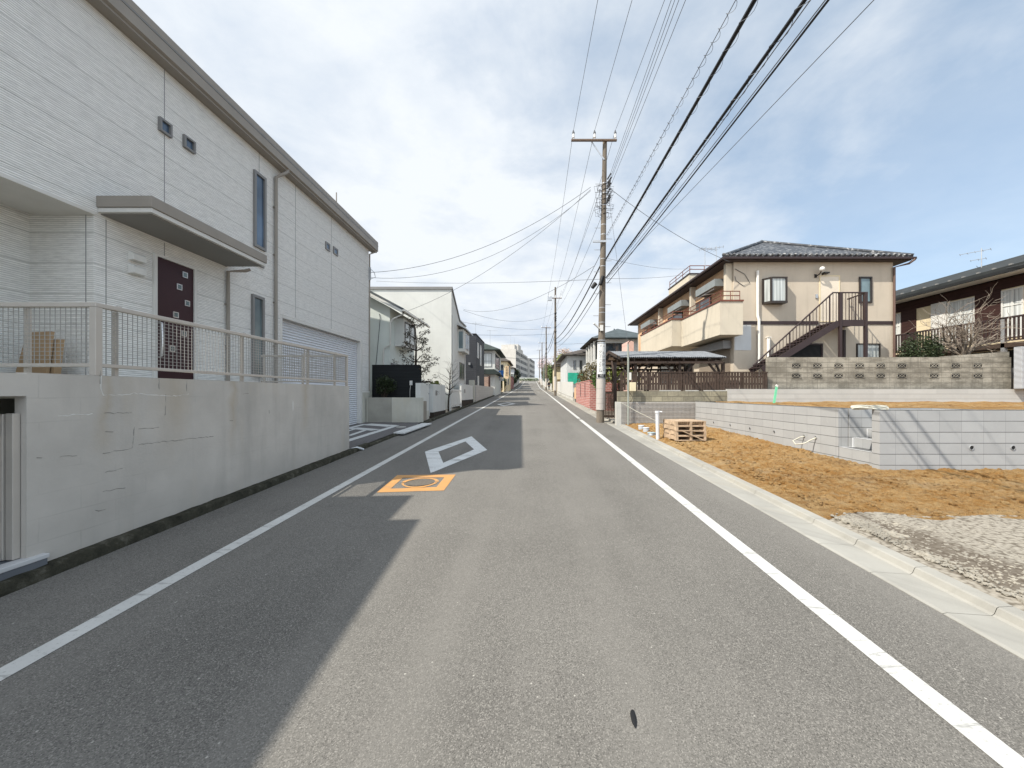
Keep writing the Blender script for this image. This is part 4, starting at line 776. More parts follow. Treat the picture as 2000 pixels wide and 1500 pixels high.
for s in range(5):
    z0=zb+1.2+s*3.45
    for i in range(9):
        u=1.6+i*4.5
        if u>L*.6: break
        mb=MB(); fbox(mb,u,u+(3.2 if i%3==0 else 2.4),0,.06,z0,z0+1.75); link('window',mb,K['farwin'],t)
    for i in range(4):
        u=L*.64+i*6.3; mb=MB(); fbox(mb,u,u+3.6,1.2,1.26,z0,z0+1.75); link('window',mb,K['farwin'],t)
mb=MB(); mb.box(-6,3.2,182.0,182.3,7.4,9.3); solo('hedge_wall','pale capped wall closing the far end of the street above the hedge','wall',mb,K['white'])
mb=MB(); 
for k in range(14): leaves(mb,(-5.4+k*.65,180.9,8.3),(.6,.5,.8),60,.22,60+k,.1)
hd=solo('hedge','low clipped green hedge across the far end of the street','hedge',mb,K['leafg'])
# ================================================================== RIGHT SIDE
# ---- new retaining walls of the plot
YF=6.98
rw=thing('retaining_wall','new light grey block retaining wall round the clay plot, with a small stair cut into it','wall',(6.4,7,.3))
mb=MB(); mb.box(6.33,30,YF,7.14,0,1.405); link('front_wall',mb,K['newblock'],rw)
mb=MB(); mb.prism([(6.37,7.97),(6.57,7.97),(6.43,14.6),(6.23,14.6)],'z',0.2,1.405); link('side_wall',mb,K['newblock'],rw)
mb=MB(); mb.box(6.585,8.3,7.955,8.1,.2,1.40); mb.box(8.3,8.45,7.142,8.1,.2,1.40); link('stair_wall',mb,K['newblock'],rw)
mb=MB()
for i,(xa,zt_) in enumerate(((6.37,.60),(6.67,.79),(6.95,.97),(7.22,1.16),(7.5,1.34))): mb.box(xa,xa+.30 if i<4 else 8.3,7.145,7.95,.1,zt_)
s=link('stair',mb,K['newblock'],rw)
mb=MB()
for i,(xa,zt_) in enumerate(((6.37,.60),(6.67,.79),(6.95,.97),(7.22,1.16))):
    mb.box(xa-.004,xa+.035,7.146,7.949,zt_+.001,zt_+.006); mb.box(xa+.035,xa+.30,7.905,7.949,zt_+.001,zt_+.005)
    mb.box(xa+.27,xa+.297,7.93,7.951,zt_+.006,zt_+.19)
link('step_edge',mb,K['pvc'],s)
def hole(face,pl,u,z,r=.045):
    t=MB(); n=14
    def P(a,rr,d):
        if face=='y': return (u+rr*math.cos(a),pl-d,z+rr*math.sin(a))
        return (pl(u)-d,u+rr*math.cos(a),z+rr*math.sin(a))
    A=[6.2832*k/n for k in range(n)]
    ring=MB(); ring.add([P(a,r*1.18,.0) for a in A]+[P(a,r*1.18,.012) for a in A]+[P(a,r,.012) for a in A]+[P(a,r,.003) for a in A],[(q*n+k,q*n+(k+1)%n,(q+1)*n+(k+1)%n,(q+1)*n+k) for q in range(3) for k in range(n)])
    t.add([P(a,r,.003) for a in A],[tuple(range(n))]); d=link('weep_hole',ring,K['steel'],rw); link('pipe_mouth',t,K['dark'],d)
for px in (1897,1978): hole('y',YF,xp(px,YF),zy(874.5,YF),.037)
sidex=lambda y: 6.37-(y-7.97)*.14/6.63
def side_y(px):
    y=10
    for _ in range(20): y=sidex(y)*F/(px-CX)
    return y
for px,py in ((1394,825),(1426.5,830),(1465,836.7),(1512.5,843),(1571,851.6),(1594,854.7)):
    y=side_y(px); hole('x',sidex,y,zy(py,y),.03)
y1,y2=side_y(1571),side_y(1594); z1,z2=zy(852,y1),zy(855,y2)
mb=MB(); mb.tube([(sidex(y1),y1,z1),(sidex(y1)-.12,y1,z1-.03),(sidex(y1)-.30,y1-.05,z1-.10),(sidex(y1)-.36,(y1+y2)/2-.05,z1-.16),(sidex(y2)-.28,y2-.03,z2-.12),(sidex(y2)-.12,y2,z2-.05),(sidex(y2),y2,z2)],.014,8)
solo('drain_hose','cream flexible hose looped between two weep holes of the grey block wall','hose',mb,K['hose'])
# coil of white tube lying on the wall top
mb=MB(); rnd=random.Random(3)
for k in range(5):
    cx,cy=6.05+.02*k,7.30; pts=[]
    for i in range(28):
        a=6.283*i/27+k*.4; pts.append((6.28+.33*math.cos(a)+rnd.uniform(-.012,.012),7.12+.035*math.sin(a)+.008*k,1.425+.01*k+.018*math.sin(a*2+k)))
    mb.tube(pts,.011,6)
mb.tube([(6.5,7.2,1.44),(6.62,7.12,1.43),(6.55,7.05,1.42)],.011,6)
solo('hose_coil','coil of cream tubing resting on top of the wall beside the stair opening','hose coil',mb,K['hose'])
# terrace wall at the back of the plot (new pale blocks)
X0=xp(1421,14.6)
solo('terrace_wall','low new pale block wall behind the upper clay terrace','wall',MB().box(X0,26,14.6,14.78,.9,1.88),K['newblock2'])
# end wall of the plot: old stone-like blocks on grey blocks
ew=thing('boundary_wall','old split-stone block wall on grey blocks under the dark picket fence, mesh-covered','wall',(4.8,14.6,.5))
link('lower_wall',MB().box(3.3,6.42,14.6,14.78,.2,1.385),K['paleblock'],ew)
link('upper_wall',MB().box(3.3,X0-.002,14.62,14.8,1.39,1.80),K['stoneblock'],ew)
link('end_pier',MB().box(3.22,3.42,14.57,14.82,.3,1.39),K['conc'],ew,bevel=.008)
mb=MB()
for i in range(58): x=3.45+i*.05; mb.box(x-.005,x+.005,14.570,14.577,.55,1.37)
for j in range(5): mb.box(3.43,6.22,14.560,14.5695,.58+j*.19,.59+j*.19)
solo('wire_mesh_sheet','welded grey wire mesh sheet leaning on the end wall of the clay plot','wire mesh',mb,K['darkframe'])
# dark picket fence
fc=thing('picket_fence','dark brown timber picket fence on the old stone block wall, before the carport','fence',(6,14.8,1.85))
xa,xb=xp(1212,14.75),xp(1499,14.75); mb=MB(); n=52; rnd=random.Random(8)
for i in range(n):
    x=xa+(xb-xa)*(i+.5)/n; w=(xb-xa)/n*(.40 if i%7 else .34)
    mb.box(x-w,x+w,14.735+rnd.uniform(0,.008),14.752+rnd.uniform(0,.006),1.855,2.505)
link('pickets',mb,K['brownwood'],fc)
mb=MB(); mb.box(xa,xb,14.72,14.77,2.508,2.545); mb.box(xa,xb,14.762,14.80,2.05,2.11); mb.box(xa,xb,14.762,14.80,2.32,2.38); mb.box(xa,xb,14.74,14.78,1.83,1.853); link('rails',mb,K['brownwood'],fc)
for i in range(7): x=xa+.03+(xb-xa-.06)*i/6; link('post',MB().box(x-.03,x+.03,14.80,14.86,1.6,2.5),K['brownwood'],fc)
mb=MB(); 
for x,w in ((4.9,.8),(5.9,.5),(6.6,.9),(7.5,.7),(8.2,.5)): mb.box(x,x+w,14.68,14.80,1.802,1.835)
solo('loose_slabs','loose grey concrete slabs lying on the wall top under the picket fence','slabs',mb,K['conc'])
# old openwork block wall
bw=thing('openwork_block_wall','weathered openwork concrete block wall with two rows of diamond vents above the pale terrace wall','wall',(12,14.9,1.9))
XB0,XB1=xp(1500,14.9),xp(1975,14.9)
link('wall',MB().box(XB0,XB1,14.9,15.05,1.6,3.12),K['oldblock'],bw)
link('upper_course',MB().add([(xp(1842,14.9),14.92,3.122),(XB1-.05,14.92,3.122),(XB1-.05,14.92,3.34),(xp(1842,14.9),14.92,3.15),(xp(1842,14.9),15.05,3.122),(XB1-.05,15.05,3.122),(XB1-.05,15.05,3.34),(xp(1842,14.9),15.05,3.15)],[(0,1,2,3),(7,6,5,4),(3,2,6,7),(1,5,6,2),(0,3,7,4)]),K['oldblock'],bw)
for px in (1554.9,1596.2,1637.3,1678.4,1719.5,1761,1824,1866,1909):
    for row,pyz in enumerate((714.2,733.9)):
        x,_,z=at(px,pyz,14.9); w,h=.165,.082
        b=link('vent_block',MB().box(x-w,x+w,14.893,14.8995,z-h,z+h),K['dark'],bw)
        l=MB(); l.box(x-w-.025,x+w+.025,14.882,14.8925,z+h,z+h+.018); l.box(x-w-.025,x+w+.025,14.882,14.8925,z-h-.018,z-h); l.box(x-w-.025,x-w,14.882,14.8925,z-h,z+h); l.box(x+w,x+w+.025,14.882,14.8925,z-h,z+h)
        dm=[(x-.085,z),(x,z+.045),(x+.085,z),(x,z-.045)]
        for (a,c),(e,f) in zip(dm,dm[1:]+dm[:1]): l.beam((a,14.886,c),(e,14.886,f),.009,.026,(0,1,0)) if False else l.beam((a,14.886,c),(e,14.886,f),.02,.009,(0,-1,0))
        for sx in (-1,1):
            for sz in (-1,1): l.beam((x+sx*.07,14.888,z+sz*.02),(x+sx*(w+.004),14.888,z+sz*(h-.004)),.018,.007,(0,-1,0))
        link('lattice',l,K['oldblock'],b)
mb=MB(); mb.box(xp(1983,14.5),xp(1983,14.5)+2.5,14.3,14.55,1.88,3.46); solo('ribbed_shed','pale grey ribbed metal storage shed at the right end of the openwork wall','shed',mb,K['louvre'],bevel=.01)
mb=MB(); mb.box(XB1+.02,XB1+.5,15.2,15.35,1.9,2.72); solo('dark_block_pier','dark short block wall stub between the openwork wall and the ribbed shed','wall',mb,K['darkframe'])
# ---- beige apartment house
YB=18.0
hb=thing('beige_house','beige stucco two-storey apartment house with black tiled hipped roof and outside steel stair','house',(13,25,1.8))
XL,XRr=xp(1433,YB),xp(1744,YB)
link('wall',MB().box(XL,XRr,YB,34.2,1.6,7.98),K['beige'],hb)
zb=zy(631,YB)
mb=MB(); mb.box(XL-.01,xp(1598,YB),YB-.03,YB,zb-.07,zb+.09); mb.box(xp(1690,YB),XRr+.02,YB-.03,YB,zb-.07,zb+.09); link('band',mb,K['brownst'],hb)
mb=MB(); hip(mb,XL-.62,XRr+.62,YB-.34,34.9,8.03,2.35); rf=link('roof',mb,K['tiles'],hb)
mb=MB(); mb.box(XL-.58,XRr+.58,YB-.30,34.8,7.86,7.935); link('eaves',mb,K['brownst'],rf)
mb=MB(); mb.box(XL-.70,XRr+.70,YB-.44,YB-.345,7.87,7.98); mb.box(XL-.74,XL-.625,YB-.40,34.9,7.87,7.98); link('gutter',mb,K['brownst'],rf,bevel=.02)
n=34; w=(XRr-XL+1.24)
for i in range(0): pass
mb=MB()
for i in range(n): x=XL-.62+w*(i+.5)/n; mb.tube([(x,YB-.39,8.03),(x,YB-.03,8.22)],.075,8)
link('eave_tiles',mb,K['tiles'],rf)
p0=Vector((XL-.62,YB-.34,8.06)); cx=(XL+XRr)/2; run=(XRr-XL+1.24)/2
mb=MB(); mb.tube([p0,(cx,YB-.34+run,10.40)],.09,8); mb.tube([(XRr+.62,YB-.34,8.06),(cx,YB-.34+run,10.40)],.09,8); mb.tube([(cx,YB-.34+run,10.42),(cx,30.2,10.42)],.1,8); link('ridge_tiles',mb,K['tiles'],rf)
# roof terrace box
mb=MB(); mb.box(10.9,13.0,26.5,30.5,8.1,9.95); pt=link('roof_terrace',mb,K['beige2'],hb)
mb=MB(); mb.box(10.85,13.05,26.45,30.55,9.952,10.02); link('coping',mb,K['brownst'],pt)
mb=MB()
for z in (10.3,10.55):
    mb.tube([(10.95,30.4,z),(10.95,26.55,z),(12.95,26.55,z)],.028,6)
for x,y in ((10.95,30.4),(10.95,29.1),(10.95,27.8),(10.95,26.55),(11.95,26.55),(12.95,26.55)): mb.tube([(x,y,10.0),(x,y,10.56)],.025,5)
link('terrace_rail',mb,K['rail'],pt)
# gable windows, door, lamp, pipes
def wb(x0,x1,yt,yb_,**k): return window(hb,'y',YB,xp(x0,YB),xp(x1,YB),zy(yb_,YB),zy(yt,YB),**k)
b0,b1,bz0,bz1=xp(1488,YB),xp(1528,YB),zy(595,YB),zy(545,YB)
mb=MB(); d=.38; mb.prism([(b0,YB),(b0+.22,YB-d),(b1,YB-d),(b1,YB)],'z',bz0,bz0+.10); mb.prism([(b0,YB),(b0+.22,YB-d),(b1,YB-d),(b1,YB)],'z',bz1-.06,bz1)
for a,b in (((b0+.03,YB-.05),0),((b0+.22,YB-d+.03),0),((b1-.04,YB-d+.04),0),((b1-.04,YB-.04),0)): mb.box(a[0]-.035,a[0]+.035,a[1]-.035,a[1]+.035,bz0+.1,bz1-.06)
bay=link('bay_window',mb,K['brownframe'],hb)
mb=MB(); mb.prism([(b0+.04,YB-.02),(b0+.235,YB-d+.05),(b1-.05,YB-d+.05),(b1-.05,YB-.02)],'z',bz0+.1,bz1-.06); link('bay_pane',mb,K['curtain'],bay)
wb(1677,1702,541,592,fm=K['brownframe'],gm=K['glassc'],fw=.07,d=.06)
wb(1672,1718,671,712,fm=K['brownframe'],gm=K['curtain'],fw=.05,mull=(xp(1691,YB),)); wb(1536,1606,671,712,fm=K['brownst'],gm=K['dark'],fw=.07)
mb=MB().frame('y',YB,xp(1600,YB),xp(1640,YB),zy(629,YB),zy(538,YB),.05,.03); dr=link('door_frame',mb,K['cream'],hb)
link('door',MB().slab('y',YB,xp(1600,YB)+.05,xp(1640,YB)-.05,zy(629,YB)+.05,zy(538,YB)-.05,-.01,.02),plain('cream_door',(.66,.58,.47),.5,.05),dr)
mb=MB(); x,_,z=at(1597,530,YB); mb.ball((x,YB-.28,z+.02),.115,14); lp=link('globe_lamp',mb,K['whitep'],hb); mb=MB(); mb.tube([(x-.1,YB,z-.22),(x-.1,YB-.2,z-.22),(x-.04,YB-.28,z-.1)],.03,7); mb.box(x-.16,x-.05,YB-.03,YB,z-.3,z-.14); link('lamp_arm',mb,K['brownframe'],lp)
mb=MB(); x,_,z=at(1610,534,YB); mb.box(x-.1,x+.14,YB-.16,YB,z-.03,z+.03); mb.box(x-.12,x-.08,YB-.1,YB,z-.08,z+.02); link('bracket',mb,K['brownframe'],hb)
x,_,z=at(1594,579,YB); link('door_bell',MB().box(x-.05,x+.05,YB-.05,YB,z-.09,z+.09),K['steel'],hb)
x=xp(1478,YB); mb=MB(); mb.tube([(x,YB-.07,zy(530,YB)),(x,YB-.07,zy(617,YB)),(x+.06,YB-.07,zy(625,YB)),(x+.06,YB-.07,1.8)],.065,10); link('white_pipe',mb,K['whitepipe'],hb)
x=xp(1499,YB); mb=MB(); mb.tube([(x,YB-.08,zy(660,YB)),(x,YB-.08,1.8)],.075,10); mb.box(x-.09,x+.09,YB-.17,YB,zy(660,YB),zy(660,YB)+.03); link('white_pipe',mb,K['whitepipe'],hb)
x=XRr-.02; mb=MB(); mb.tube([(XRr+.6,YB-.45,7.86),(XRr+.45,YB-.3,7.7),(x,YB-.09,7.6),(x,YB-.09,1.8)],.05,8); link('downpipe',mb,K['brownpipe'],hb)
mb=MB(); mb.tube([(XL+.05,YB-.02,7.55),(XL+.5,YB-.03,7.3),(XL+.75,YB-.02,6.9),(XL+.45,YB-.02,6.75),(XL+.1,YB-.02,7.0),(XL+.05,YB-.02,7.2)],.013,5); link('cable',mb,K['greyc'],hb)
x0_,x1_=XL+.03,xp(1467,YB); link('grey_panel',MB().box(x0_,x1_,YB-.012,YB,zy(684,YB),zb-.08),K['grey'],hb)
# balconies on the street side
def balcony(xf,ya,yb_,zt_,zb_,xin,label=None):
    b=link('balcony',MB().box(xf,xin,ya,ya+.16,zb_,zt_).box(xf,xf+.16,ya+.16,yb_,zb_,zt_).box(xf+.16,xin,yb_-.16,yb_,zb_,zt_).box(xf+.162,xin,ya+.162,yb_-.162,zb_+.004,zb_+.2),K['beige2'],hb)
    mb=MB(); mb.box(xf-.04,xin+.02,ya-.04,ya+.2,zt_+.001,zt_+.07); mb.box(xf-.04,xf+.2,ya+.2,yb_,zt_+.001,zt_+.07); link('balcony_cap',mb,K['rail'],b)
    mb=MB()
    for z in (zt_+.28,zt_+.48): mb.tube([(xin-.1,ya+.08,z),(xf+.08,ya+.08,z),(xf+.08,yb_-.1,z)],.022,6)
    y=ya+.08
    while y<yb_: mb.tube([(xf+.08,y,zt_+.05),(xf+.08,y,zt_+.48)],.018,5); y+=1.1
    mb.tube([((xf+xin)/2,ya+.08,zt_+.05),((xf+xin)/2,ya+.08,zt_+.48)],.018,5); mb.tube([(xin-.1,ya+.08,zt_+.05),(xin-.1,ya+.08,zt_+.48)],.018,5)
    link('balcony_rail',mb,K['rail'],b)
balcony(8.49,17.3,21.75,5.86,4.36,9.53); balcony(7.96,21.78,28.0,5.9,4.4,XL+.01)
# openings along the street side
def ws(y0,y1,z0,z1,**k): return window(hb,'-x',XL,y0,y1,z0,z1,**k)
link('upper_wall',MB().box(XL-.012,XL,18.2,33.9,4.7,7.85),K['orange'],hb)
def ws2(y0,y1,z0,z1,**k): return window(hb,'-x',XL-.012,y0,y1,z0,z1,**k)
ws2(20.2,22.4,4.8,6.9,fm=K['brownframe']); ws2(24.0,26.6,4.8,6.9,fm=K['brownframe']); ws2(28.6,30.2,4.9,6.9,fm=K['brownframe']); ws2(31.4,32.8,5.6,6.9,fm=K['brownframe'])
for a,b in ((18.7,20.9),(22.9,25.2),(29.0,31.4)): link('shutter_box',MB().box(XL-.55,XL-.013,a,b,6.95,7.3),plain('grey_green_shutter_box_'+str(a),(.20,.22,.22),.5,.1),hb)
for y in (18.12,22.1,27.6): link('pillar',MB().box(XL-.3,XL-.013,y,y+.22,4.6,7.85),K['beige2'],hb)
for y in (19.5,23.5): 
    mb=MB(); mb.tube([(XL-.1,y,6.8),(XL-.75,y+.1,6.72)],.018,5); mb.tube([(XL-.7,y-1,6.74),(XL-.7,y+1.2,6.74)],.015,5); link('laundry_pole',mb,K['chrome'],hb)
# ground floor under the balconies
mb=MB(); mb.slab('-x',XL,18.3,21.6,1.85,4.2,-.01,.04); link('roller_shutter',mb,K['shutterbrown'],hb)
link('shutter_box',MB().box(XL-.4,XL-.002,18.2,21.8,3.85,4.22),K['darkframe'],hb)
ws(22.6,23.8,1.9,4.0,fm=K['redboard'],gm=K['dark']); ws(25.5,28.2,1.9,4.0,fm=K['brownframe'])
# outside steel stair
stt=thing('steel_stair','dark brown outside steel stair with railed landing against the beige gable wall','stair',(13,17.3,2.3))
YS0,YS1=16.9,17.85; lx0,lx1=xp(1637,YS0),xp(1692,YS0); lz=zy(626.5,YS0); fx,fz=xp(1478,YS0),zy(722,YS0)
link('landing',MB().box(lx0,lx1,YS0,YS1+.12,lz-.10,lz).box(lx0,lx1,YS0-.03,YS0,lz-.24,lz+.04),K['brownst'],stt)
slope=(lz-fz)/(lx0-fx)
mb=MB()
for y in (YS0,YS1): mb.beam((fx+.25,y,fz-.02),(lx0,y,lz-.10),.05,.26,(0,0,1))
link('stringer',mb,K['brownst'],stt)
mb=MB(); n=14
for i in range(n):
    x=fx+.25+(lx0-fx-.25)*(i+.5)/n; z=fz+(lz-fz)*(i+1)/(n+.5); mb.box(x-.15,x+.15,YS0+.03,YS1-.03,z-.05,z-.01)
link('treads',mb,K['brownst'],stt)
for x,y in ((xp(1641,YS0),YS0),(xp(1690.5,YS0),YS0),(xp(1648,YS1),YS1)): link('post',MB().box(x-.055,x+.055,y-.055,y+.055,1.9,lz-.25 if y==YS1 else lz+1.25),K['brownst'],stt)
rh=1.13
hx0,hz0=xp(1471,YS0),zy(714,YS0); kx,kz=xp(1627,YS0),zy(571.5,YS0)
mb=MB(); mb.tube([(hx0,YS0,hz0),(kx,YS0,kz),(xp(1694,YS0),YS0,kz)],.035,8); mb.tube([(xp(1690,YS0),YS0,kz-.02),(xp(1690,YS0),YS1,kz-.05),(xp(1660,YS1),YS1,kz-.05)],.032,7); link('handrail',mb,K['brownst'],stt)
mb=MB(); n=24
for i in range(n+1):
    t_=i/n; x=hx0+(kx-hx0)*t_; zt_=hz0+(kz-hz0)*t_; zl=max(fz-.3,fz+(x-fx)*slope-.05); zl=min(zl,lz)
    r=.03 if i%6==5 else .0125; mb.box(x-r*.7,x+r*.7,YS0-r*.7,YS0+r*.7,zl-.12,zt_)
x=kx+.14
while x<xp(1690,YS0): mb.box(x-.009,x+.009,YS0-.009,YS0+.009,lz,kz); x+=.14
y=YS0+.12
while y<YS1: mb.box(xp(1690,YS0)-.009,xp(1690,YS0)+.009,y-.009,y+.009,lz,kz-.05); y+=.12
link('balusters',mb,K['brownst'],stt)
# aerials on the roof of the beige house
def aerial(label,x,y,z0,z1,ys,yaw,g='roof aerials'):
    t=thing('roof_aerial',label,'aerial',(x,y,z0),g)
    link('mast',MB().tube([(x,y,z0),(x,y,z1)],.022,6),K['steel'],t)
    c,s=math.cos(yaw),math.sin(yaw); mb=MB()
    for z,L,n,w in ys:
        mb.tube([(x-c*L*.3,y-s*L*.3,z),(x+c*L*.7,y+s*L*.7,z+.02)],.014,5)
        for k in range(n):
            q=-.28+.96*k/(n-1); ww=w*(1-.35*k/n); mb.tube([(x+c*L*q+s*ww,y+s*L*q-c*ww,z),(x+c*L*q-s*ww,y+s*L*q+c*ww,z)],.009,4)
    link('elements',mb,K['steel'],t); return t
x,y=xp(1399,25.5),25.5; aerial('taller fishbone aerial on the tiled roof of the beige house',x,y,8.8,zy(478,y)-.1,((zy(484,y),1.5,7,.28),),2.7)
x,y=xp(1377,25.5),25.5; aerial('shorter aerial left of the taller one, by the roof terrace rail',x,y,8.6,zy(482,y),((zy(486,y),1.3,6,.30),),.3)
# ---- carport
cp_=thing('carport','timber carport with grey corrugated gabled roof and braced posts beside the road','carport',(6,18,1.85))
ya,yr,yc=15.9,18.3,20.8; ze,zr=3.22,3.72
xl0,xr0=xp(1211,ya),xp(1419,ya); xlr,xrr=xp(1190,yr),xp(1374,yr)
mb=MB(); NX=110
for (yA,zA,xA0,xA1,yB,zB,xB0,xB1) in ((ya,ze,xl0,xr0,yr,zr,xlr,xrr),(yr,zr,xlr,xrr,yc,ze,xl0-.1,xr0+.3)):
    g=[]
    for (yy,z_,p,q) in ((yA,zA,xA0,xA1),(yB,zB,xB0,xB1)): g.append([(p+(q-p)*i/NX,yy,z_+.018*math.cos(i*math.pi)) for i in range(NX+1)])
    mb.sheet(g); mb.sheet([[(a,b,c-.03) for a,b,c in row] for row in g])
link('roof',mb,K['sheetroof'],cp_)
mb=MB()
for i in range(9):
    x=xl0+.1+(xr0-xl0-.3)*i/8; mb.beam((x,ya+.06,ze-.10),(x,yr,zr-.13),.06,.10); mb.beam((x,yr,zr-.13),(x,yc-.06,ze-.10),.06,.10)
for yy in (ya+.1,16.7,17.5,yr,19.1,19.9,yc-.1): z_=ze+(zr-ze)*(1-abs(yy-yr)/2.45)-.19; mb.box(xl0+.05,xr0-.1,yy-.03,yy+.03,z_-.10,z_)
link('rafters',mb,K['brownwood'],cp_)
mb=MB(); mb.beam((xl0-.02,ya,ze-.03),(xlr-.02,yr,zr-.03),.04,.12); mb.beam((xlr-.02,yr,zr-.03),(xl0-.1,yc,ze-.03),.04,.12); link('barge_board',mb,K['brownwood'],cp_)
mb=MB()
for (yA,zA,yB,zB) in ((ya+.05,ze-.055,yr-.05,zr-.055),(yr+.05,zr-.055,yc-.05,ze-.055)): mb.add([(xl0+.05,yA,zA),(xr0-.1,yA,zA),(xrr-.05,yB,zB),(xlr+.1,yB,zB)] if yA<yr else [(xlr+.1,yA,zA),(xrr-.05,yA,zA),(xr0-.1,yB,zB),(xl0+.05,yB,zB)],[(0,1,2,3)])
link('ceiling_boards',mb,K['slatwood'],cp_)
for yy in (ya+.25,yc-.25):
    for px in (1197,1241,1327,1412):
        x=xp(px,ya+.25); x=max(x,xl0-.15)+(.0); mb=MB(); zg=1.1 if (px==1197) else 1.8
        mb.box(x-.055,x+.055,yy-.055,yy+.055,zg,ze-.2)
        for s in ((1,) if px==1197 else (-1,) if px==1412 else (-1,1)): mb.beam((x+s*.04,yy,ze-.95),(x+s*.62,yy,ze-.22),.06,.08)
        mb.beam((x,yy,ze-.95),(x,yy+(.7 if yy<yr else -.7),ze-.1),.06,.08)
        link('post',mb,K['brownwood'],cp_)
# bicycles / clutter read as pale bits under the carport: left out; shrubs behind
shrub('shrub','green and yellow garden shrub seen under the carport roof','shrub',(5.0,22.0,1.8),(5.0,22,2.75),(1.3,.5,.6),900,.09,K['leafy'],K['bark'],71)
shrub('shrub','grey-green bush behind the carport posts near the road','shrub',(4.0,22.0,1.8),(3.75,21.6,2.5),(.55,.5,.75),600,.08,K['leafg'],K['bark'],73)
# dark gate beside the pole
gt=thing('slatted_gate','dark brown narrow-slatted gate between the red brick wall and the clay plot','gate',(3.6,16.4,.6))
mb=MB(); 
for i in range(14): x=2.98+i*.062; mb.box(x-.02,x+.02,16.39,16.42,.66,1.80)
link('slats',mb,K['brownwood'],gt); link('frame',MB().box(2.95,3.84,16.42,16.45,.7,.78).box(2.95,3.84,16.42,16.45,1.7,1.78),K['brownwood'],gt)
for x in (2.93,3.86): link('post',MB().box(x-.035,x+.035,16.37,16.45,.5,1.9),K['brownst'],gt)
mb=MB(); mb.box(2.9,3.9,16.3,16.6,.4,.62); solo('gate_threshold','rough grey stone threshold under the dark slatted gate','threshold',mb,K['conc'],bevel=.02)
# steel meter post
X,Y=xp(1227,14.45),14.45
t=thing('meter_post','slim grey-green steel meter post in front of the boundary wall','post',(X,Y,.5))
link('pole',MB().tube([(X,Y,.45),(X,Y,zy(700,Y)),(X-.01,Y,zy(672,Y))],.036,10),K['galv'],t)
mb=MB(); mb.tube([(X-.01,Y,zy(672,Y)),(X+.02,Y,zy(668,Y)),(X+.12,Y,zy(664,Y)),(X+.2,Y,zy(667,Y))],.014,6); link('weather_head',mb,K['black'],t)
x,_,z=at(1235.5,755.5,Y-.02); link('meter_box',MB().box(x-.115,x+.115,Y-.09,Y+.06,z-.165,z+.165),K['beigebox'],t,bevel=.012)
x,_,z=at(1228.7,735,Y); link('switch_box',MB().box(x,x+.075,Y-.05,Y+.05,z-.14,z+.14),K['whitep'],t,bevel=.006)
mb=MB(); mb.tube([(X+.03,Y-.03,1.75),(X+.15,Y-.05,1.6),(X+.12,Y-.05,1.45),(X+.03,Y-.04,1.4)],.008,5); link('cable',mb,K['black'],t)
# ---- things on the clay
pl=[]
def pallet(label,dx,dy,z,rot):
    t=thing('pallet',label,'pallet',(4.22+dx,10.62+dy,z),'stacked timber pallets'); t.rotation_euler=(0,0,R(rot))
    L,W=.82,.86; o=(4.22+dx,10.62+dy,z)
    def B(mb,x0,x1,y0,y1,z0,z1): mb.box(o[0]+x0,o[0]+x1,o[1]+y0,o[1]+y1,o[2]+z0,o[2]+z1)
    mb=MB()
    for i in range(7): y=-W/2+i*(W-.10)/6; B(mb,-L/2,L/2,y,y+.095,.109,.128)
    link('top_boards',mb,K['pallet'],t)
    mb=MB()
    for i in range(3): y=-W/2+i*(W-.11)/2; B(mb,-L/2,L/2,y,y+.11,.0,.018)
    link('bottom_boards',mb,K['pallet'],t)
    for x in (-L/2+.03,0,L/2-.03):
        mb=MB(); B(mb,x-.03,x+.03,-W/2,W/2,.0185,.1085); link('stringer',mb,K['pallet'],t)
z=gz(10.6)+.10
for k,(lab,dx,dy,rot) in enumerate((('bottom timber pallet of the stack, lying on the clay',0,0,3),('second timber pallet from the bottom of the stack on the clay',.01,.01,2),('third timber pallet from the bottom, below the topmost one',-.01,.0,4),('topmost timber pallet of the stack with sunlit deck boards',.0,.02,3))): pallet(lab,dx,dy,z+k*.13,rot)
mb=MB(); mb.beam((4.0,10.17,z+.26),(4.58,10.13,z+.01),.03,.02); solo('timber_batten','thin pale batten leaning across the open side of the pallet stack','batten',mb,K['pallet'])
X,Y=xp(1283.5,10.9),10.9
t=thing('standpipe','white plastic water standpipe with a tap head standing in the clay','standpipe',(X,Y,.45))
mb=MB(); mb.tube([(X+.02,Y,.35),(X,Y,zy(806,Y))],.052,12); link('pipe',mb,K['pvc'],t)
mb=MB(); mb.tube([(X,Y,zy(807,Y)),(X,Y,zy(802.5,Y))],.062,12); mb.tube([(X,Y,zy(804,Y)),(X+.13,Y-.02,zy(804.5,Y))],.022,8); link('tap_head',mb,K['pvc'],t)
for px,pb,w,lab,mt in ((1252.5,836,12,'small grey plastic drain cap nearest the boundary wall','pale'),(1262,840.5,12.5,'middle pale drain cap of the three in the clay','pale'),(1272.5,847,16,'low wide blue-grey drain cap beside the white standpipe','b')):
    Y=F*(H-.1)/(pb-744); X=xp(px,Y); r=w/2*Y/F; h=.11 if mt=='pale' else .055; zz=gz(Y)+.06
    t=thing('drain_fitting',lab,'drain fitting',(X,Y,zz),'drain caps in the clay'); link('body',MB().lathe([(r*.93,-.05),(r*.93,h),(r*.9,h+.004)],(X,Y,zz),20),K['steel'] if mt=='b' else plain('grey_pvc_'+str(px),(.36,.38,.40),.5,.08),t); link('lid',MB().lathe([(r,h+.005),(r,h+.022),(r*.9,h+.028)],(X,Y,zz),20),K['pvc'] if mt!='b' else plain('blue_grey_pvc',(.33,.42,.45),.5,.08),t)
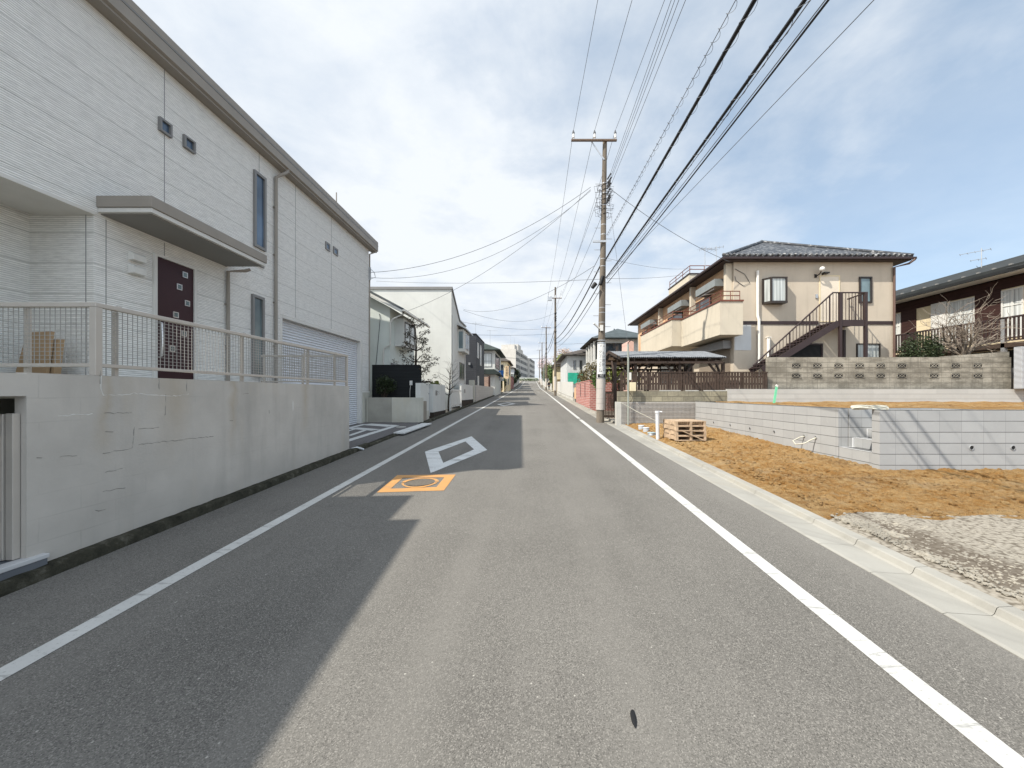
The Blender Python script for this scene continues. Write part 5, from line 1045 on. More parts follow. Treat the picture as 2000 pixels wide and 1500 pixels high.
mb=MB(); a=at(1511.5,789,13.6); b=at(1517,755,13.6); mb.beam(a,b,.075,.03,(0,1,0)); gs=solo('green_stake','bright green survey stake leaning against the low pale terrace wall','stake',mb,K['greenst'])
mb=MB(); mb.beam((b[0]-.02,b[1],b[2]),(b[0]+.025,b[1],b[2]+.05),.08,.035,(0,1,0)); link('cap',mb,K['whitep'],gs)
mb=MB(); mb.tube([(3.40,14.52,1.36),(3.9,14.3,1.05),(4.5,13.9,.72),(4.62,13.8,.6)],.008,5); solo('guide_rope','thin pale rope running from the boundary wall down to the clay','rope',mb,K['hose'])
# ---- right garden plants
shrub('round_bush','large round dark evergreen bush behind the openwork block wall','bush',(16.4,17.2,2.4),(16.75,16.5,3.38),(1.02,.75,.92),4200,.05,K['leafd'],K['bark'],81,clumps=14)
RMIN[0]=.009
bare_tree('pruned_tree','pale-barked leafless pruned tree behind the right part of the openwork wall',(18.2,16.3,2.4),1.15,.17,(.05,0,1),2,4,17,K['barkp'],.09,.20,.62,None,((3,3,1.3,.95),(5,4,1.4,.85),(6,4,1.5,.75),(7,4,1.5,.7),(8,4,1.4,1.0)))
# ---- long brown and cream house on the far right
XH=22.0
hr=thing('veranda_house','long two-storey house of cream panels and dark red boards with railed veranda, far right','house',(25,20,2.3))
y0,y1=12.5,27.5
link('wall',MB().box(XH,31,y0,y1,2,7.05),K['cream'],hr)
mb=MB(); mb.prism([(XH-.95,7.22),(XH-.95,7.36),(26.5,9.2),(31.8,7.2),(31.8,7.0)],'y',y0-.8,y1+.8); rf=link('roof',mb,K['darkroof'],hr)
link('fascia',MB().box(XH-.97,XH-.88,y0-.8,y1+.8,7.08,7.215),K['dark'],rf); link('soffit',MB().box(XH-.87,XH-.01,y0-.7,y1+.7,7.10,7.16),K['whitepipe'],rf)
mb=MB()
for i in range(26): y=y0+i*.62; mb.box(XH-.93,XH-.85,y,y+.12,7.37,7.43)
link('snow_guards',mb,K['darkframe'],rf)
link('under_eave_band',MB().box(XH-.03,XH,y0,y1,6.56,7.05),K['redboard'],hr)
def seg_r(px0,px1): a,b=yp(px1,XH),yp(px0,XH); return a,b
for px0,px1 in ((1761,1790),(1905,1956)):
    a,b=seg_r(px0,px1); link('board_panel',MB().box(XH-.04,XH,a,b,4.2,6.555),K['redboard'],hr)
for px0,px1,mt in ((1748,1760,'curtain'),(1851,1905,'curtain'),(1957,2000,'curtain')):
    a,b=seg_r(px0,px1); window(hr,'-x',XH,a,b,4.3,6.5,fm=K['whitep'],gm=K['curtainw'],mull=((a+b)/2,),trans=(5.75,))
a,b=seg_r(1820,1850); link('shutter_panel',MB().box(XH-.06,XH,a,b,4.3,6.6),K['whitep'],hr)
zt_=zy(632,XH*F/(1800-CX)); 
link('veranda_floor',MB().box(XH-1.0,XH,y0,y1,3.75,3.95),K['brownwood'],hr)
mb=MB(); mb.box(XH-1.0,XH-.93,y0,y1,5.02,5.10); mb.box(XH-.99,XH-.94,y0,y1,4.02,4.08); link('veranda_rail',mb,K['brownst'],hr)
mb=MB(); y=y0
while y<y1: mb.box(XH-.985,XH-.945,y,y+.06,4.08,5.02); y+=.15
link('veranda_balusters',mb,K['brownst'],hr)
for px in (1775,1873,1960): y=yp(px,XH-.95); link('veranda_post',MB().box(XH-1.0,XH-.86,y-.07,y+.07,2.2,5.1),K['brownst'] if px!=1960 else K['steel'],hr)
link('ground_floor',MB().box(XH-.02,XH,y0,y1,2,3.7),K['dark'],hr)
x,y=25.5,yp(1917,25.5); t=aerial('tall guyed aerial mast with small dish on the green roof of the veranda house',x,y,8.7,zy(485,y),((zy(490,y),1.2,5,.3),(zy(506,y),.6,3,.3)),2.2)
mb=MB()
for dx,dy in ((-1,-.6),(1,-.4),(.2,1)): mb.tube([(x,y,zy(528,y)),(x+dx,y+dy,8.75)],.012,4)
mb.ball((x+.15,y-.1,zy(527,y)),.2,10,(.4,1,1)); link('guy_and_dish',mb,K['steel'],t)
# ---- red brick wall and the houses beyond
bk=thing('brick_wall','red brick garden wall with pale mortar on the right, behind the utility pole','wall',(3.5,25,.8))
link('street_face',MB().box(3.42,3.62,22.6,29.5,.6,2.45),K['brick'],bk); link('return_face',MB().box(3.62,5.2,22.6,22.8,.6,2.45),K['brick'],bk)
mb=MB(); mb.box(3.40,3.65,22.57,29.52,2.452,2.52); mb.box(3.65,5.2,22.57,22.83,2.452,2.52); link('coping',mb,K['brick'],bk)
for y in (24.4,26.6): link('slot',MB().box(3.412,3.4195,y,y+.22,1.5,2.4),K['dark'],bk)
wf=thing('white_fence','white upright-board garden fence on a low base, right roadside beyond the brick wall','fence',(3.4,40,1.2))
mb=MB()
for i in range(22): y=32+i*.86; mb.box(3.42,3.48,y,y+.58,gz(y)+.35,gz(y)+1.62)
link('boards',mb,K['whitep'],wf); mb=MB(); strip(3.38,3.6,31.5,51,.33,2,1,mb); mb.prism([(31.5,gz(31.5)-.1),(51,gz(51)-.1),(51,gz(51)+.33),(31.5,gz(31.5)+.33)],'x',3.39,3.6); link('base',mb,K['conc'],wf)
pk2=MB(); pk2.box(3.5,3.62,29.7,31.4,1.3,2.2); solo('peach_gate','peach-coloured gate panel between the brick wall and the white fence','gate',pk2,K['orange'])
shrub('garden_tree','brown-green garden tree rising behind the red brick wall','tree',(4.6,26,1.0),(4.5,26.0,3.15),(1.15,1.3,.85),1700,.075,K['leafb'],K['bark'],91,clumps=16)
shrub('garden_tree','reddish-green bush at the far end of the brick wall','tree',(4.3,31,1.2),(4.1,30.6,2.8),(.6,1.0,.9),700,.08,K['leafb'],K['bark'],95)
h=house('grey_roof_house','white house with blue-grey hipped roof, dark window and white side stair, behind carport',6.6,11.5,38,46,7.1,1.35,K['white'],K['blueroof'],[(('y',38,7.2,9.0,5.0,6.7),dict(fm=K['brownframe'],mull=(8.1,)))],.7,1.5)
mb=MB()
for i in range(4): y=38.6+i*1.7; mb.box(6.25,6.42,y,y+.35,4.8,7.0)
link('white_pillar',mb,K['whitep'],h); mb=MB(); mb.prism([(5.9,7.1),(6.6,7.1),(6.6,7.25),(5.9,7.22)],'y',37.4,46.5); link('veranda_roof',mb,K['brownroof'],h); link('dark_wall',MB().box(6.58,6.6,38.1,45.8,4.8,7.0),K['dark'],h)
mb=MB(); mb.prism([(4.55,3.7),(4.55,4.15),(6.7,5.2),(8.8,5.2),(8.8,3.7)],'y',34.0,34.15); link('stair_wall',mb,K['white'],h)
mb=MB(); mb.tube([(7.0,33.98,4.6),(6.8,33.98,4.75),(6.6,33.98,4.55),(6.75,33.98,4.35),(6.9,33.98,4.5)],.025,5); mb.tube([(7.4,33.98,4.8),(7.6,33.98,4.5)],.025,5); link('wrought_ornament',mb,K['steel'],h)
link('finial',MB().tube([(9.05,42,8.4),(9.05,42,8.8)],.07,6),K['blueroof'],h)
mb=MB(); mb.box(8.36,8.80,33.0,35.5,1.8,6.25); solo('pink_annex','small pink rendered annex at the far end of the beige house','building',mb,K['pink'])
h=house('dark_roof_house','pale grey house with dark low roof and green sheeting, right side beyond brick wall',4.25,10.5,46,56,6.25,1.25,K['grey'],K['brownroof'],[(('y',46,5.0,5.35,4.6,5.7),dict()),(('y',46,5.75,6.1,4.6,5.7),dict())],.65,1.3)
solo('green_sheet','bright green construction sheet hung on the pale grey house wall','sheet',MB().box(4.35,6.2,45.75,45.8,2.9,4.2),K['net'])
h=house('cream_balcony_house','cream house with brown tiled porch roof and balcony behind the second utility pole',3.9,9,60,70,6.3,1.0,K['cream'],K['brownroof'],[(('y',60,4.2,5.2,2.6,3.6),dict())],.4,1.7)
link('balcony',MB().box(3.7,5.5,58.6,59.99,3.9,5.0),K['cream'],h); mb=MB(); mb.prism([(3.3,5.7),(5.2,6.15),(5.2,6.3),(3.3,5.85)],'y',58.3,59.9); link('porch_roof',mb,K['brownroof'],h)
# more greenery and roofs up the street on the right
for i,(x,y,zc,rx,ry,rz,mt,lab) in enumerate(((4.3,76,5.2,1.3,2.6,2.7,'leafg','tall green street-side hedge tree behind the walking person'),(4.3,92,6.6,1.4,3.4,3.4,'leafb','brown-green roadside tree midway up the right side'),(4.2,108,7.4,1.3,3.4,3.2,'leafg','smaller green roadside tree further up the right side'),(4.2,126,8.6,1.4,4.5,3.2,'leafb','farthest brown-green tree at the right kerb'),(6.5,80,8.6,2.0,3,1.8,'leafy','olive rounded tree crown above the cream balcony house roof'))):
    shrub('street_tree',lab,'tree',(x,y,gz(y)),(x,y,zc),(rx,ry,rz),900,.2,K[mt],K['bark'],120+i)
shrub('cherry_tree','broad pale budding cherry tree above the dark-roofed house','tree',(10,75,3),(11.2,75,8.6),(4.2,2.5,2.6),2600,.15,K['blossom'],K['bark'],140,clumps=16)
shrub('cherry_tree','far pale pink blossoming cherry tree beside the distant poles','tree',(5,150,6),(5.5,150,13.5),(3.5,4,3.5),1800,.2,K['pinkb'],K['bark'],141,clumps=14)
shrub('cherry_tree','low pale brownish cherry crown between the second pole and the dark roof','tree',(9,100,3),(8.3,100,11.0),(3.8,3,2.6),1800,.17,K['blossom'],K['bark'],142,clumps=14)
mb=MB(); mb.prism([(71,2.3),(130,4.3),(130,6.1),(71,3.5)],'x',3.6,3.8); solo('garden_wall','long pale garden wall up the right side behind the walking person','wall',mb,K['white'])
mb=MB(); mb.prism([(130,4.4),(178,7.0),(178,9),(130,6.2)],'x',3.6,3.8); solo('garden_wall','farthest grey garden wall on the right near the street head','wall',mb,K['paleblock'])
house('far_house','small pale house far up on the right behind the roadside trees',6,12,112,122,9.2,1.6,K['white'],K['greyroof'],[(('y',112,6.6,8,7,8.4),dict())])
house('far_house','grey far house on the left beyond the weathered tiled house',-11,-4.6,100,112,8.3,1.6,K['grey'],K['brownroof'],[(('x',-4.6,102,105,6.3,7.6),dict())])
house('far_house','last low brown-roofed house on the left before the school block',-11,-5,125,140,9.4,1.6,K['cream'],K['greyroof'],[(('x',-5,128,132,7.2,8.6),dict())])
# ---- person walking
X,Y=3.05,67.0; zg=gz(Y)+.02
t=thing('person','person with white hair in a black jacket and dark trousers walking along the right kerb','person',(X,Y,zg))
def skin(name,verts,edges,rad,m,parent,root=0,sub=1):
    me=bpy.data.meshes.new(name); me.from_pydata(verts,edges,[]); o=bpy.data.objects.new(name,me); C.objects.link(o); me.materials.append(m); o.parent=parent
    s=o.modifiers.new('s','SKIN'); 
    for i,sv in enumerate(me.skin_vertices[0].data): sv.radius=(rad[i],rad[i]*.85); sv.use_root=(i==root)
    b=o.modifiers.new('b','SUBSURF'); b.levels=sub; b.render_levels=sub; ORG[o.name]=ORG[parent.name]; return o
V=[(0,0,.90),(0,0,1.05),(0,.01,1.28),(0,.0,1.42),(0,-.02,1.50),(0,-.03,1.60),(0,-.03,1.66)]
E=[(0,1),(1,2),(2,3),(3,4),(4,5),(5,6)]; Rr=[.13,.13,.15,.07,.055,.085,.07]
def ch(pts,par,rs):
    for p,r in zip(pts,rs): V.append(p); Rr.append(r); E.append((par,len(V)-1)); par=len(V)-1
    return par
for s,f in ((-1,.16),(1,-.14)):
    ch([(s*.09,f*.2,.84),(s*.10,f*.6-.03,.48),(s*.10,f,.09),(s*.10,f-.13,.04)],0,[.10,.065,.045,.04])
    w=ch([(s*.17,.0,1.36),(s*.22,-f*.5+.05,1.10),(s*.22,-f*1.2,.88)],2,[.065,.045,.032])
    for k in range(5):
        b=Vector((s*.22,-f*1.2,.86)); a=(k-2)*.016
        ch([(b.x+s*.005-(s*.03 if k==4 else 0),b.y+a,b.z-.05),(b.x-s*.004-(s*.035 if k==4 else 0),b.y+a*1.2-.01,b.z-.085-(.01 if k in(1,2) else 0))],w,[.010,.008])
skin('body',V,E,Rr,K['skin'],t)
skin('jacket',[(0,0,.86),(0,0,1.05),(0,.01,1.30),(0,0,1.41),(-.19,0,1.37),(-.23,-.06,1.10),(-.225,-.19,.92),(.19,0,1.37),(.23,.11,1.10),(.225,.17,.92)],[(0,1),(1,2),(2,3),(2,4),(4,5),(5,6),(2,7),(7,8),(8,9)],[.165,.165,.18,.085,.09,.07,.055,.09,.07,.055],K['jacket'],t)
skin('trousers',[(0,0,.88),(-.095,.03,.82),(-.105,.07,.48),(-.105,.155,.10),(.095,-.03,.82),(.105,-.11,.48),(.105,-.14,.10)],[(0,1),(1,2),(2,3),(0,4),(4,5),(5,6)],[.15,.11,.08,.062,.11,.08,.062],K['trousers'],t)
mb=MB(); mb.ball((X,Y-.01,zg+1.665),.108,12,(.92,1.05,.95)); link('hair',mb,K['hair'],t)
mb=MB(); mb.ball((X,Y-.135,zg+1.60),.018,6); link('nose',mb,K['skin'],t)
# ================================================================== POLES AND WIRES
PX,PY=2.82,15.75; ZT=12.05
def pole_at(z): return (PX+(z-.5)*.0165,PY)
up=thing('utility_pole','tall weathered concrete utility pole with white clinic sign, pale sleeve and top crossarm','utility pole',(PX,PY,.5))
n=16; mb=MB(); mb.tube([(*pole_at(z),z) for z in [.35+(ZT-.35)*i/n for i in range(n+1)]],[.165-.078*i/n for i in range(n+1)],20); link('shaft',mb,K['pole'],up)
mb=MB(); a=pole_at(1.05); 
for z0,z1 in ((1.04,1.30),(1.305,1.50),(1.505,1.90),(1.905,2.31)): mb.tube([(*pole_at(z0),z0),(*pole_at(z1),z1)],.187,24)
link('sleeve',mb,K['sleeve'],up)
mb=MB(); mb.tube([(*pole_at(2.315),2.315),(*pole_at(2.335),2.335)],.19,24); mb.tube([(*pole_at(3.74),3.74),(*pole_at(3.80),3.80)],.178,24); mb.tube([(*pole_at(3.86),3.86),(*pole_at(3.89),3.89)],.176,24)
for z in (4.6,5.0,5.2,6.9,7.2,8.2,8.6,9.4,9.9,10.3): mb.tube([(*pole_at(z),z),(*pole_at(z+.03),z+.03)],.168-.078*(z/11.7),18)
link('bands',mb,K['steel'],up)
def curved(w,z0,z1,r,off=0,aoff=-90):
    rows=[]; 
    for z in (z0,z1):
        cx,cy=pole_at(z); rows.append([(cx+r*math.cos(R(a)),cy+r*math.sin(R(a)),z) for a in [aoff-w/2+w*i/20 for i in range(21)]])
    return MB().sheet(rows,True)
sg=link('sign_board',curved(165,2.35,3.73,.178),K['sign'],up)
mb=curved(120,2.36,2.50,.1800); link('sign_panel',mb,K['ink'],sg)
def wrap(mb,r):                                       # bend flat lettering round the shaft
    v=[]
    for x,y,z in mb.v:
        cx,cy=pole_at(z); a=x/r; v.append((cx+r*math.sin(a),cy-r*math.cos(a),z))
    mb.v=v; return mb
mb=MB()
def put(s,x,z,size,line=.95):
    t_=text3d(None,s,(x,0,z),size,None,line=line); mb.add(t_.v,t_.f)
put('\n'.join('石田眼科'),.085,3.44,.165,.98); put('\n'.join('クリニック'),-.085,3.46,.15,.92); put('さ ょ',0,3.69,.10)
put('こ\nの\n先',-.085,2.80,.085,.9); put('口\n前',.085,2.80,.10,1.0); put('↓',-.02,2.66,.1)
mb.box(-.16,.16,-.001,0,3.525,3.535); mb.box(-.16,.16,-.001,0,2.825,2.833)
link('lettering',wrap(mb,.1805),K['ink'],sg)
mb=MB(); put('診療中\n予約制',0,2.49,.055,.95); link('panel_lettering',wrap(mb,.1825),K['sign'],sg)
# crossarm
ca=pole_at(11.78); z=zy(279,PY); xa0,xa1=xp(1115,PY),xp(1203,PY)
mb=MB(); mb.box(xa0,xa1,PY-.20,PY-.11,z-.03,z+.035); arm=link('crossarm',mb,K['rust'],up)
mb=MB(); mb.beam((xp(1155,PY),PY-.1,z-.03),(ca[0]-.04,PY-.1,z-.75),.05,.02,(0,1,0)); link('arm_brace',mb,K['steel'],arm)
TOP=[]
for px in (1119,1160,1200):
    x=xp(px,PY); mb=MB(); mb.lathe([(.02,0),(.02,.05),(.055,.06),(.04,.10),(.06,.12),(.042,.16),(.055,.18),(.03,.22),(.035,.30),(.012,.34)],(x,PY-.155,z+.045),10); link('insulator',mb,K['porcelain'],arm); link('insulator_cap',MB().lathe([(.05,.225),(.055,.26),(.02,.36)],(x,PY-.155,z+.045),8),K['greyc'],arm); TOP.append((x,PY-.155,z+.38))
rnd=random.Random(12)
for k,z_ in enumerate([4.0+i*.45 for i in range(15)]):
    s=1 if k%2 else -1; cx,cy=pole_at(z_); link('step_bolt',MB().tube([(cx+s*.1,cy,z_),(cx+s*.36,cy,z_)],.011,5),K['steel'],up)
mb=MB()
for i in range(34):                                  # loops of service wire round the pole head
    z_=rnd.uniform(9.0,10.4); cx,cy=pole_at(z_); s=rnd.choice((-1,1)); r=rnd.uniform(.08,.34)
    mb.tube([(cx+s*.1,cy-.1,z_),(cx+s*(.1+r),cy-.12,z_+rnd.uniform(-.1,.1)),(cx+s*(.1+r*.8),cy-.05,z_-rnd.uniform(.1,.3)),(cx+s*.1,cy-.1,z_-rnd.uniform(.1,.35))],.008,4)
link('service_loops',mb,K['greyc'],up)
mb=MB()
for i in range(12):
    z_=rnd.uniform(9.2,10.5); cx,cy=pole_at(z_); mb.tube([(cx+.12,cy-.05,z_),(cx+.2+rnd.uniform(0,.1),cy-.1,z_+.22)],.03,6)
for i in range(7): z_=9.0+i*.2; cx,cy=pole_at(z_); mb.tube([(cx-.12,cy-.02,z_),(cx,cy-.13,z_+.05),(cx+.12,cy-.02,z_+.1)],.014,5)
link('splice_clamps',mb,K['black'],up)
mb=MB(); cx,cy=pole_at(6.2); mb.tube([(cx-.02,cy-.22,6.45),(cx-.14,cy-.24,6.1)],.075,8); mb.tube([(xp(1162,cy),cy-.2,zy(556,cy)),(xp(1155,cy),cy-.2,zy(565,cy))],[.09,.07],8); link('splice_closure',mb,K['black'],up)
mb=MB(); cx,cy=pole_at(4.3); mb.beam((cx-.12,cy-.12,4.36),(cx-.36,cy-.2,4.55),.07,.05); mb.box(cx-.10,cx+.02,cy-.22,cy-.14,4.25,4.48); link('bracket_lamp',mb,K['whitep'],up)
mb=MB(); cx,cy=pole_at(7.9); mb.box(cx-.45,cx+.1,cy-.18,cy-.12,7.85,7.93); link('side_bracket',mb,K['steel'],up)
# other poles
def pole(label,x,y,ztop,r,arms,lamp=None,zb=None):
    zb=gz(y) if zb is None else zb
    t=thing('utility_pole',label,'utility pole',(x,y,zb),'utility poles along the right kerb')
    link('shaft',MB().tube([(x,y,zb-.2),(x+.02,y,ztop)],[r,r*.55],12),K['pole'],t)
    for (z,a,b) in arms:
        am=link('crossarm',MB().box(x+a,x+b,y-.2,y-.1,z-.04,z+.04),K['rust'],t)
        for u in (x+a+.08,(2*x+a+b)/2,x+b-.08): link('insulator',MB().lathe([(.05,0),(.06,.12),(.03,.3)],(u,y-.15,z+.04),6),K['porcelain'],am)
    link('sleeve',MB().tube([(x,y,zb+.6),(x,y,zb+2.2)],r+.015,12),K['sleeve'],t)
    mb=MB(); rnd=random.Random(int(y))
    for i in range(8): z=ztop-3-rnd.uniform(0,4); mb.tube([(x-.1,y-.15,z),(x+.15,y-.15,z+.1)],.05,5)
    link('clamps',mb,K['black'],t)
    return t
p2=pole('second utility pole up the street with a street lamp head near its crossarm',2.72,44.0,zy(561,44),.17,[(zy(583,44),-.75,.75)])
mb=MB(); mb.box(xp(1069.5,44),xp(1078,44),43.7,43.95,zy(588,44)-.0,zy(580,44)); mb.beam((xp(1078,44),43.9,zy(582,44)),(2.72,43.95,zy(582,44)),.06,.06); link('lamp_head',mb,K['steel'],p2)
pole('third utility pole up the street, thinner, with a wide crossarm',2.75,72.0,zy(636,72),.17,[(zy(640,72),-.9,.9)])
pole('fourth utility pole up the street with a T-shaped top',2.8,102.0,zy(668,102),.17,[(zy(670,102),-1.0,1.0)])
pole('fifth and farthest clear utility pole near the school block',2.8,135.0,zy(683,135),.17,[(zy(684,135),-1.0,1.0)])
mb=MB(); mb.tube([(2.7,83,gz(83)),(2.7,83,8.5),(2.2,83,8.9)],.06,8); solo('lamp_post','thin pale street lamp post between the third and fourth poles','lamp post',mb,K['steel'])
WN=0
def wire(label,p,q,sag,r,m='greyc',grp='overhead wires',n=22,lash=None):
    p=Vector(p); q=Vector(q); pts=[]
    for i in range(n+1):
        t_=i/n; a=p.lerp(q,t_); a.z-=4*sag*t_*(1-t_); pts.append(a)
    o=solo('overhead_wire',label,'wire',MB().tube(pts,r,6),K[m],grp)
    if lash:
        R_,turns,rr,t0,t1=lash; mb=MB(); hp=[]; N=int(turns*10)
        for i in range(N+1):
            t_=t0+(t1-t0)*i/N; a=p.lerp(q,t_); a.z-=4*sag*t_*(1-t_); an=6.283*i/10; hp.append((a.x+R_*math.cos(an),a.y,a.z-R_*.6+R_*math.sin(an)))
        mb.tube(hp,rr,3); link('spiral_hanger',mb,K['greyc'],o)
    return o
YW=-13.5
def over(label,px0,start,sag,r,m='greyc',lash=None):   # a span from the pole back over the camera, crossing the top of the photo at px0
    p=Vector(start); 
    zc=p.z-.25
    for _ in range(30):                               # height where the span leaves the photo
        Yc=max(.5,(zc-H)*F/CY); t_=(p.y-Yc)/(p.y-YW); zc=p.z+(-.97)*t_-4*sag*t_*(1-t_)
    Xc=(px0-CX)*Yc/F; t_=(p.y-Yc)/(p.y-YW); Xe=p.x+(Xc-p.x)/t_
    return wire(label,p,(Xe,YW,p.z-.97),sag,r,m,lash=lash)
over('leftmost high-voltage wire from the crossarm toward the viewer',1167.5,TOP[0],.25,.007)
over('middle high-voltage wire from the crossarm toward the viewer',1234.5,TOP[1],.25,.007)
over('right-hand high-voltage wire from the crossarm toward the viewer',1298,TOP[2],.25,.007)
for i,(px0,py) in enumerate(((1311,348),(1318,356),(1326,362),(1339,372))):
    over(('first','second','third','fourth')[i]+' thin low-voltage wire of the fan beside the crossarm wires, counted from the left',px0,(xp(1189,PY),PY-.1,zy(py,PY)),.3,.006)
over('pale spiral-wrapped cable overhead, left of the two thick black cables',1437,(xp(1184,PY),PY-.15,zy(462,PY)),.25,.006,'greyc',(.045,70,.004,.0,.62))
over('thick black lashed cable overhead, the left and heavier of two',1474,(xp(1180,PY),PY-.2,zy(512,PY)),.22,.028,'black',(.045,40,.0035,.0,.62))
over('thick black cable overhead, the right one of two',1572,(xp(1182,PY),PY-.2,zy(545,PY)),.22,.022,'black',(.042,40,.0035,.0,.62))
over('slim companion wire hanging just right of the thick black cable',1583,(xp(1183,PY),PY-.2,zy(547,PY)),.24,.006)
over('black double wire overhead to the right of the thick cables',1618,(xp(1184,PY),PY-.2,zy(556,PY)),.24,.012,'black')
over('thin partner of the black double wire, slightly above it',1612,(xp(1184,PY),PY-.2,zy(550,PY)),.20,.006)
wire('single thin grey wire slanting to the upper right corner of the sky',(xp(1184,PY),PY-.1,zy(545,PY)),(4.3,-6,5.6),.0,.005)
# on to the second pole
b2=lambda px,py:(xp(px,44),43.85,zy(py,44))
for i,(s,e) in enumerate(((TOP[0],b2(1070,580)),(TOP[1],b2(1083,579)),(TOP[2],b2(1097,580)))):
    wire(('left','middle','right')[i]+' high-voltage wire between the first and second poles',s,e,.5,.008)
for i,(py,pe,m,r,lab) in enumerate(((362,600,'greyc',.007,'upper low-voltage wire between the first and second poles'),(420,612,'greyc',.007,'lower low-voltage wire between the first and second poles'),(490,640,'greyc',.012,'pale spiral cable between the first and second poles'),(512,664,'black',.028,'thick black cable between the first and second poles, upper'),(545,672,'black',.02,'black cable between the first and second poles, lower'),(560,680,'greyc',.012,'lowest grey cable between the first and second poles'))):
    wire(lab,(xp(1176,PY),PY+.1,zy(py,PY)),b2(1083,pe),.55,r,m)
P_=[(2.72,43.85,561),(2.75,71.9,637),(2.8,101.9,669),(2.8,134.9,684)]
for (xa_,ya_,pa),(xb_,yb2,pb) in zip(P_,P_[1:]):
    za,zb_=zy(pa,ya_),zy(pb,yb2)
    for dx in (-.7,0,.7): wire('thin distant wire strung between the far poles up the street',(xa_+dx,ya_,za-.4),(xb_+dx,yb2,zb_-.2),.5,.010,'greyc','distant pole-to-pole wires')
    for dz,r in ((4.5,.03),(5.2,.022)): wire('dark distant cable bundle between the far poles up the street',(xa_,ya_,za-dz),(xb_,yb2,zb_-dz),.6,r,'black','distant pole-to-pole cables')
# service drops and cross-street wires
HA=(-6.42,15.36,6.55); hd_=(xp(1153,PY),PY-.1,zy(368,PY))
wire('upper service drop from the pole head to the white house corner',hd_,HA,.75,.009); wire('lower service drop from the pole head to the white house corner',(hd_[0],hd_[1],hd_[2]-.15),(-6.42,15.38,6.35),1.05,.007)
wire('service drop from the pole head to the mint house roof edge',(hd_[0],hd_[1],hd_[2]-.1),(-5.7,17.5,5.45),.55,.008)
wire('service drop from the pole head to the beige house eave',(xp(1190,PY),PY,zy(367,PY)),(XL-.4,YB-.4,7.75),.25,.010)
wire('nearly vertical drop wire from the pole head to the steel meter post',(xp(1190,PY),PY-.1,zy(400,PY)),(xp(1226,14.45),14.45,zy(672,14.45)),.0,.006)
def cross(label,pxa,pya,ya_,pxb,pyb,yb2,sag,r): wire(label,at(pxa,pya,ya_),at(pxb,pyb,yb2),sag,r)
cross('horizontal cross-street wire from the pole to the left houses at gutter height',1178,545,15.7,735,549,25,.15,.008)
cross('horizontal wire from the pole toward the roof terrace of the beige house',1184,544,15.7,1345,535,27,.1,.007)
cross('faint wire from the pole sagging right toward the roof terrace',1188,505,15.7,1352,524,28,.2,.006)
cross('far cross-street wire sagging between slate house and second pole, upper',1160,520,15.7,905,604,30,.8,.009)
cross('far cross-street wire sagging between slate house and second pole, lower',1083,612,44,905,606,30,.9,.010)
cross('cross-street wire at the oriel window level reaching the second pole',1083,640,44,885,625,27,.4,.010)
cross('low far cross-street wire just above the school roof line',1083,652,44,930,654,36,.1,.012)
cross('lowest far cross-street wire in front of the school windows',1083,701,44,950,697,44,.05,.02)
cross('wire from the second pole to the blue-grey hipped roof house',1084,672,44,1216,660,40,.2,.012)
cross('upper telephone wire right of the beige house above the veranda roof',1746,571,24,2040,506,15.5,.05,.008)
cross('lower telephone wire right of the beige house above the veranda roof',1746,575,24,2040,517,15.5,.05,.008)
# far left roof aerials
aerial('thin tall aerial behind the dark slate house',-7.0,48,7.5,zy(628,48),((zy(632,48),1.2,4,.4),),.5,'far roof aerials'); aerial('second thin aerial above the hipped white house',-5.6,52,8,zy(645,52),((zy(646,52),1.4,5,.4),),.2,'far roof aerials')
# ================================================================== SKY, SUN, CAMERA
sc=bpy.context.scene
w=bpy.data.worlds.new('World'); sc.world=w; w.use_nodes=True; nt=w.node_tree; N=nt.nodes; Lk=nt.links
for n_ in list(N): N.remove(n_)
out=N.new('ShaderNodeOutputWorld'); bg=N.new('ShaderNodeBackground'); sky=N.new('ShaderNodeTexSky'); sky.sky_type='NISHITA'; sky.sun_disc=False
SUN=Vector((-.80,-.46,1.0)).normalized(); sky.sun_elevation=math.asin(SUN.z); sky.sun_rotation=math.atan2(SUN.x,SUN.y)%(2*math.pi); sky.air_density=1.0; sky.dust_density=1.2; sky.ozone_density=1.5
tc=N.new('ShaderNodeTexCoord'); sp=N.new('ShaderNodeSeparateXYZ'); Lk.new(tc.outputs['Generated'],sp.inputs[0])
def wm(op,a,b=None,clamp=False):
    n_=N.new('ShaderNodeMath'); n_.operation=op; n_.use_clamp=clamp
    for i,v in enumerate((a,b)):
        if v is None: continue
        if isinstance(v,(int,float)): n_.inputs[i].default_value=v
        else: Lk.new(v,n_.inputs[i])
    return n_.outputs[0]
def wn(vec,scale,det,rough,dist=0):
    n_=N.new('ShaderNodeTexNoise'); Lk.new(vec,n_.inputs['Vector']); n_.inputs['Scale'].default_value=scale; n_.inputs['Detail'].default_value=det; n_.inputs['Roughness'].default_value=rough; n_.inputs['Distortion'].default_value=dist; return n_.outputs['Fac']
def wramp(f,stops):
    n_=N.new('ShaderNodeValToRGB'); e=n_.color_ramp.elements
    while len(e)<len(stops): e.new(.5)
    for el,(p_,c_) in zip(e,stops): el.position=p_; el.color=(c_,c_,c_,1) if isinstance(c_,(int,float)) else tuple(c_)+(1,)
    Lk.new(f,n_.inputs[0]); return n_.outputs[0]
def wmix(f,a,b):
    n_=N.new('ShaderNodeMix'); n_.data_type='RGBA'
    for i,v in ((0,f),(6,a),(7,b)):
        if isinstance(v,(int,float)): n_.inputs[i].default_value=v
        elif isinstance(v,tuple): n_.inputs[i].default_value=v+(1,)
        else: Lk.new(v,n_.inputs[i])
    return n_.outputs[2]
zc=wm('ADD',wm('MAXIMUM',sp.outputs[2],0.0),.18)
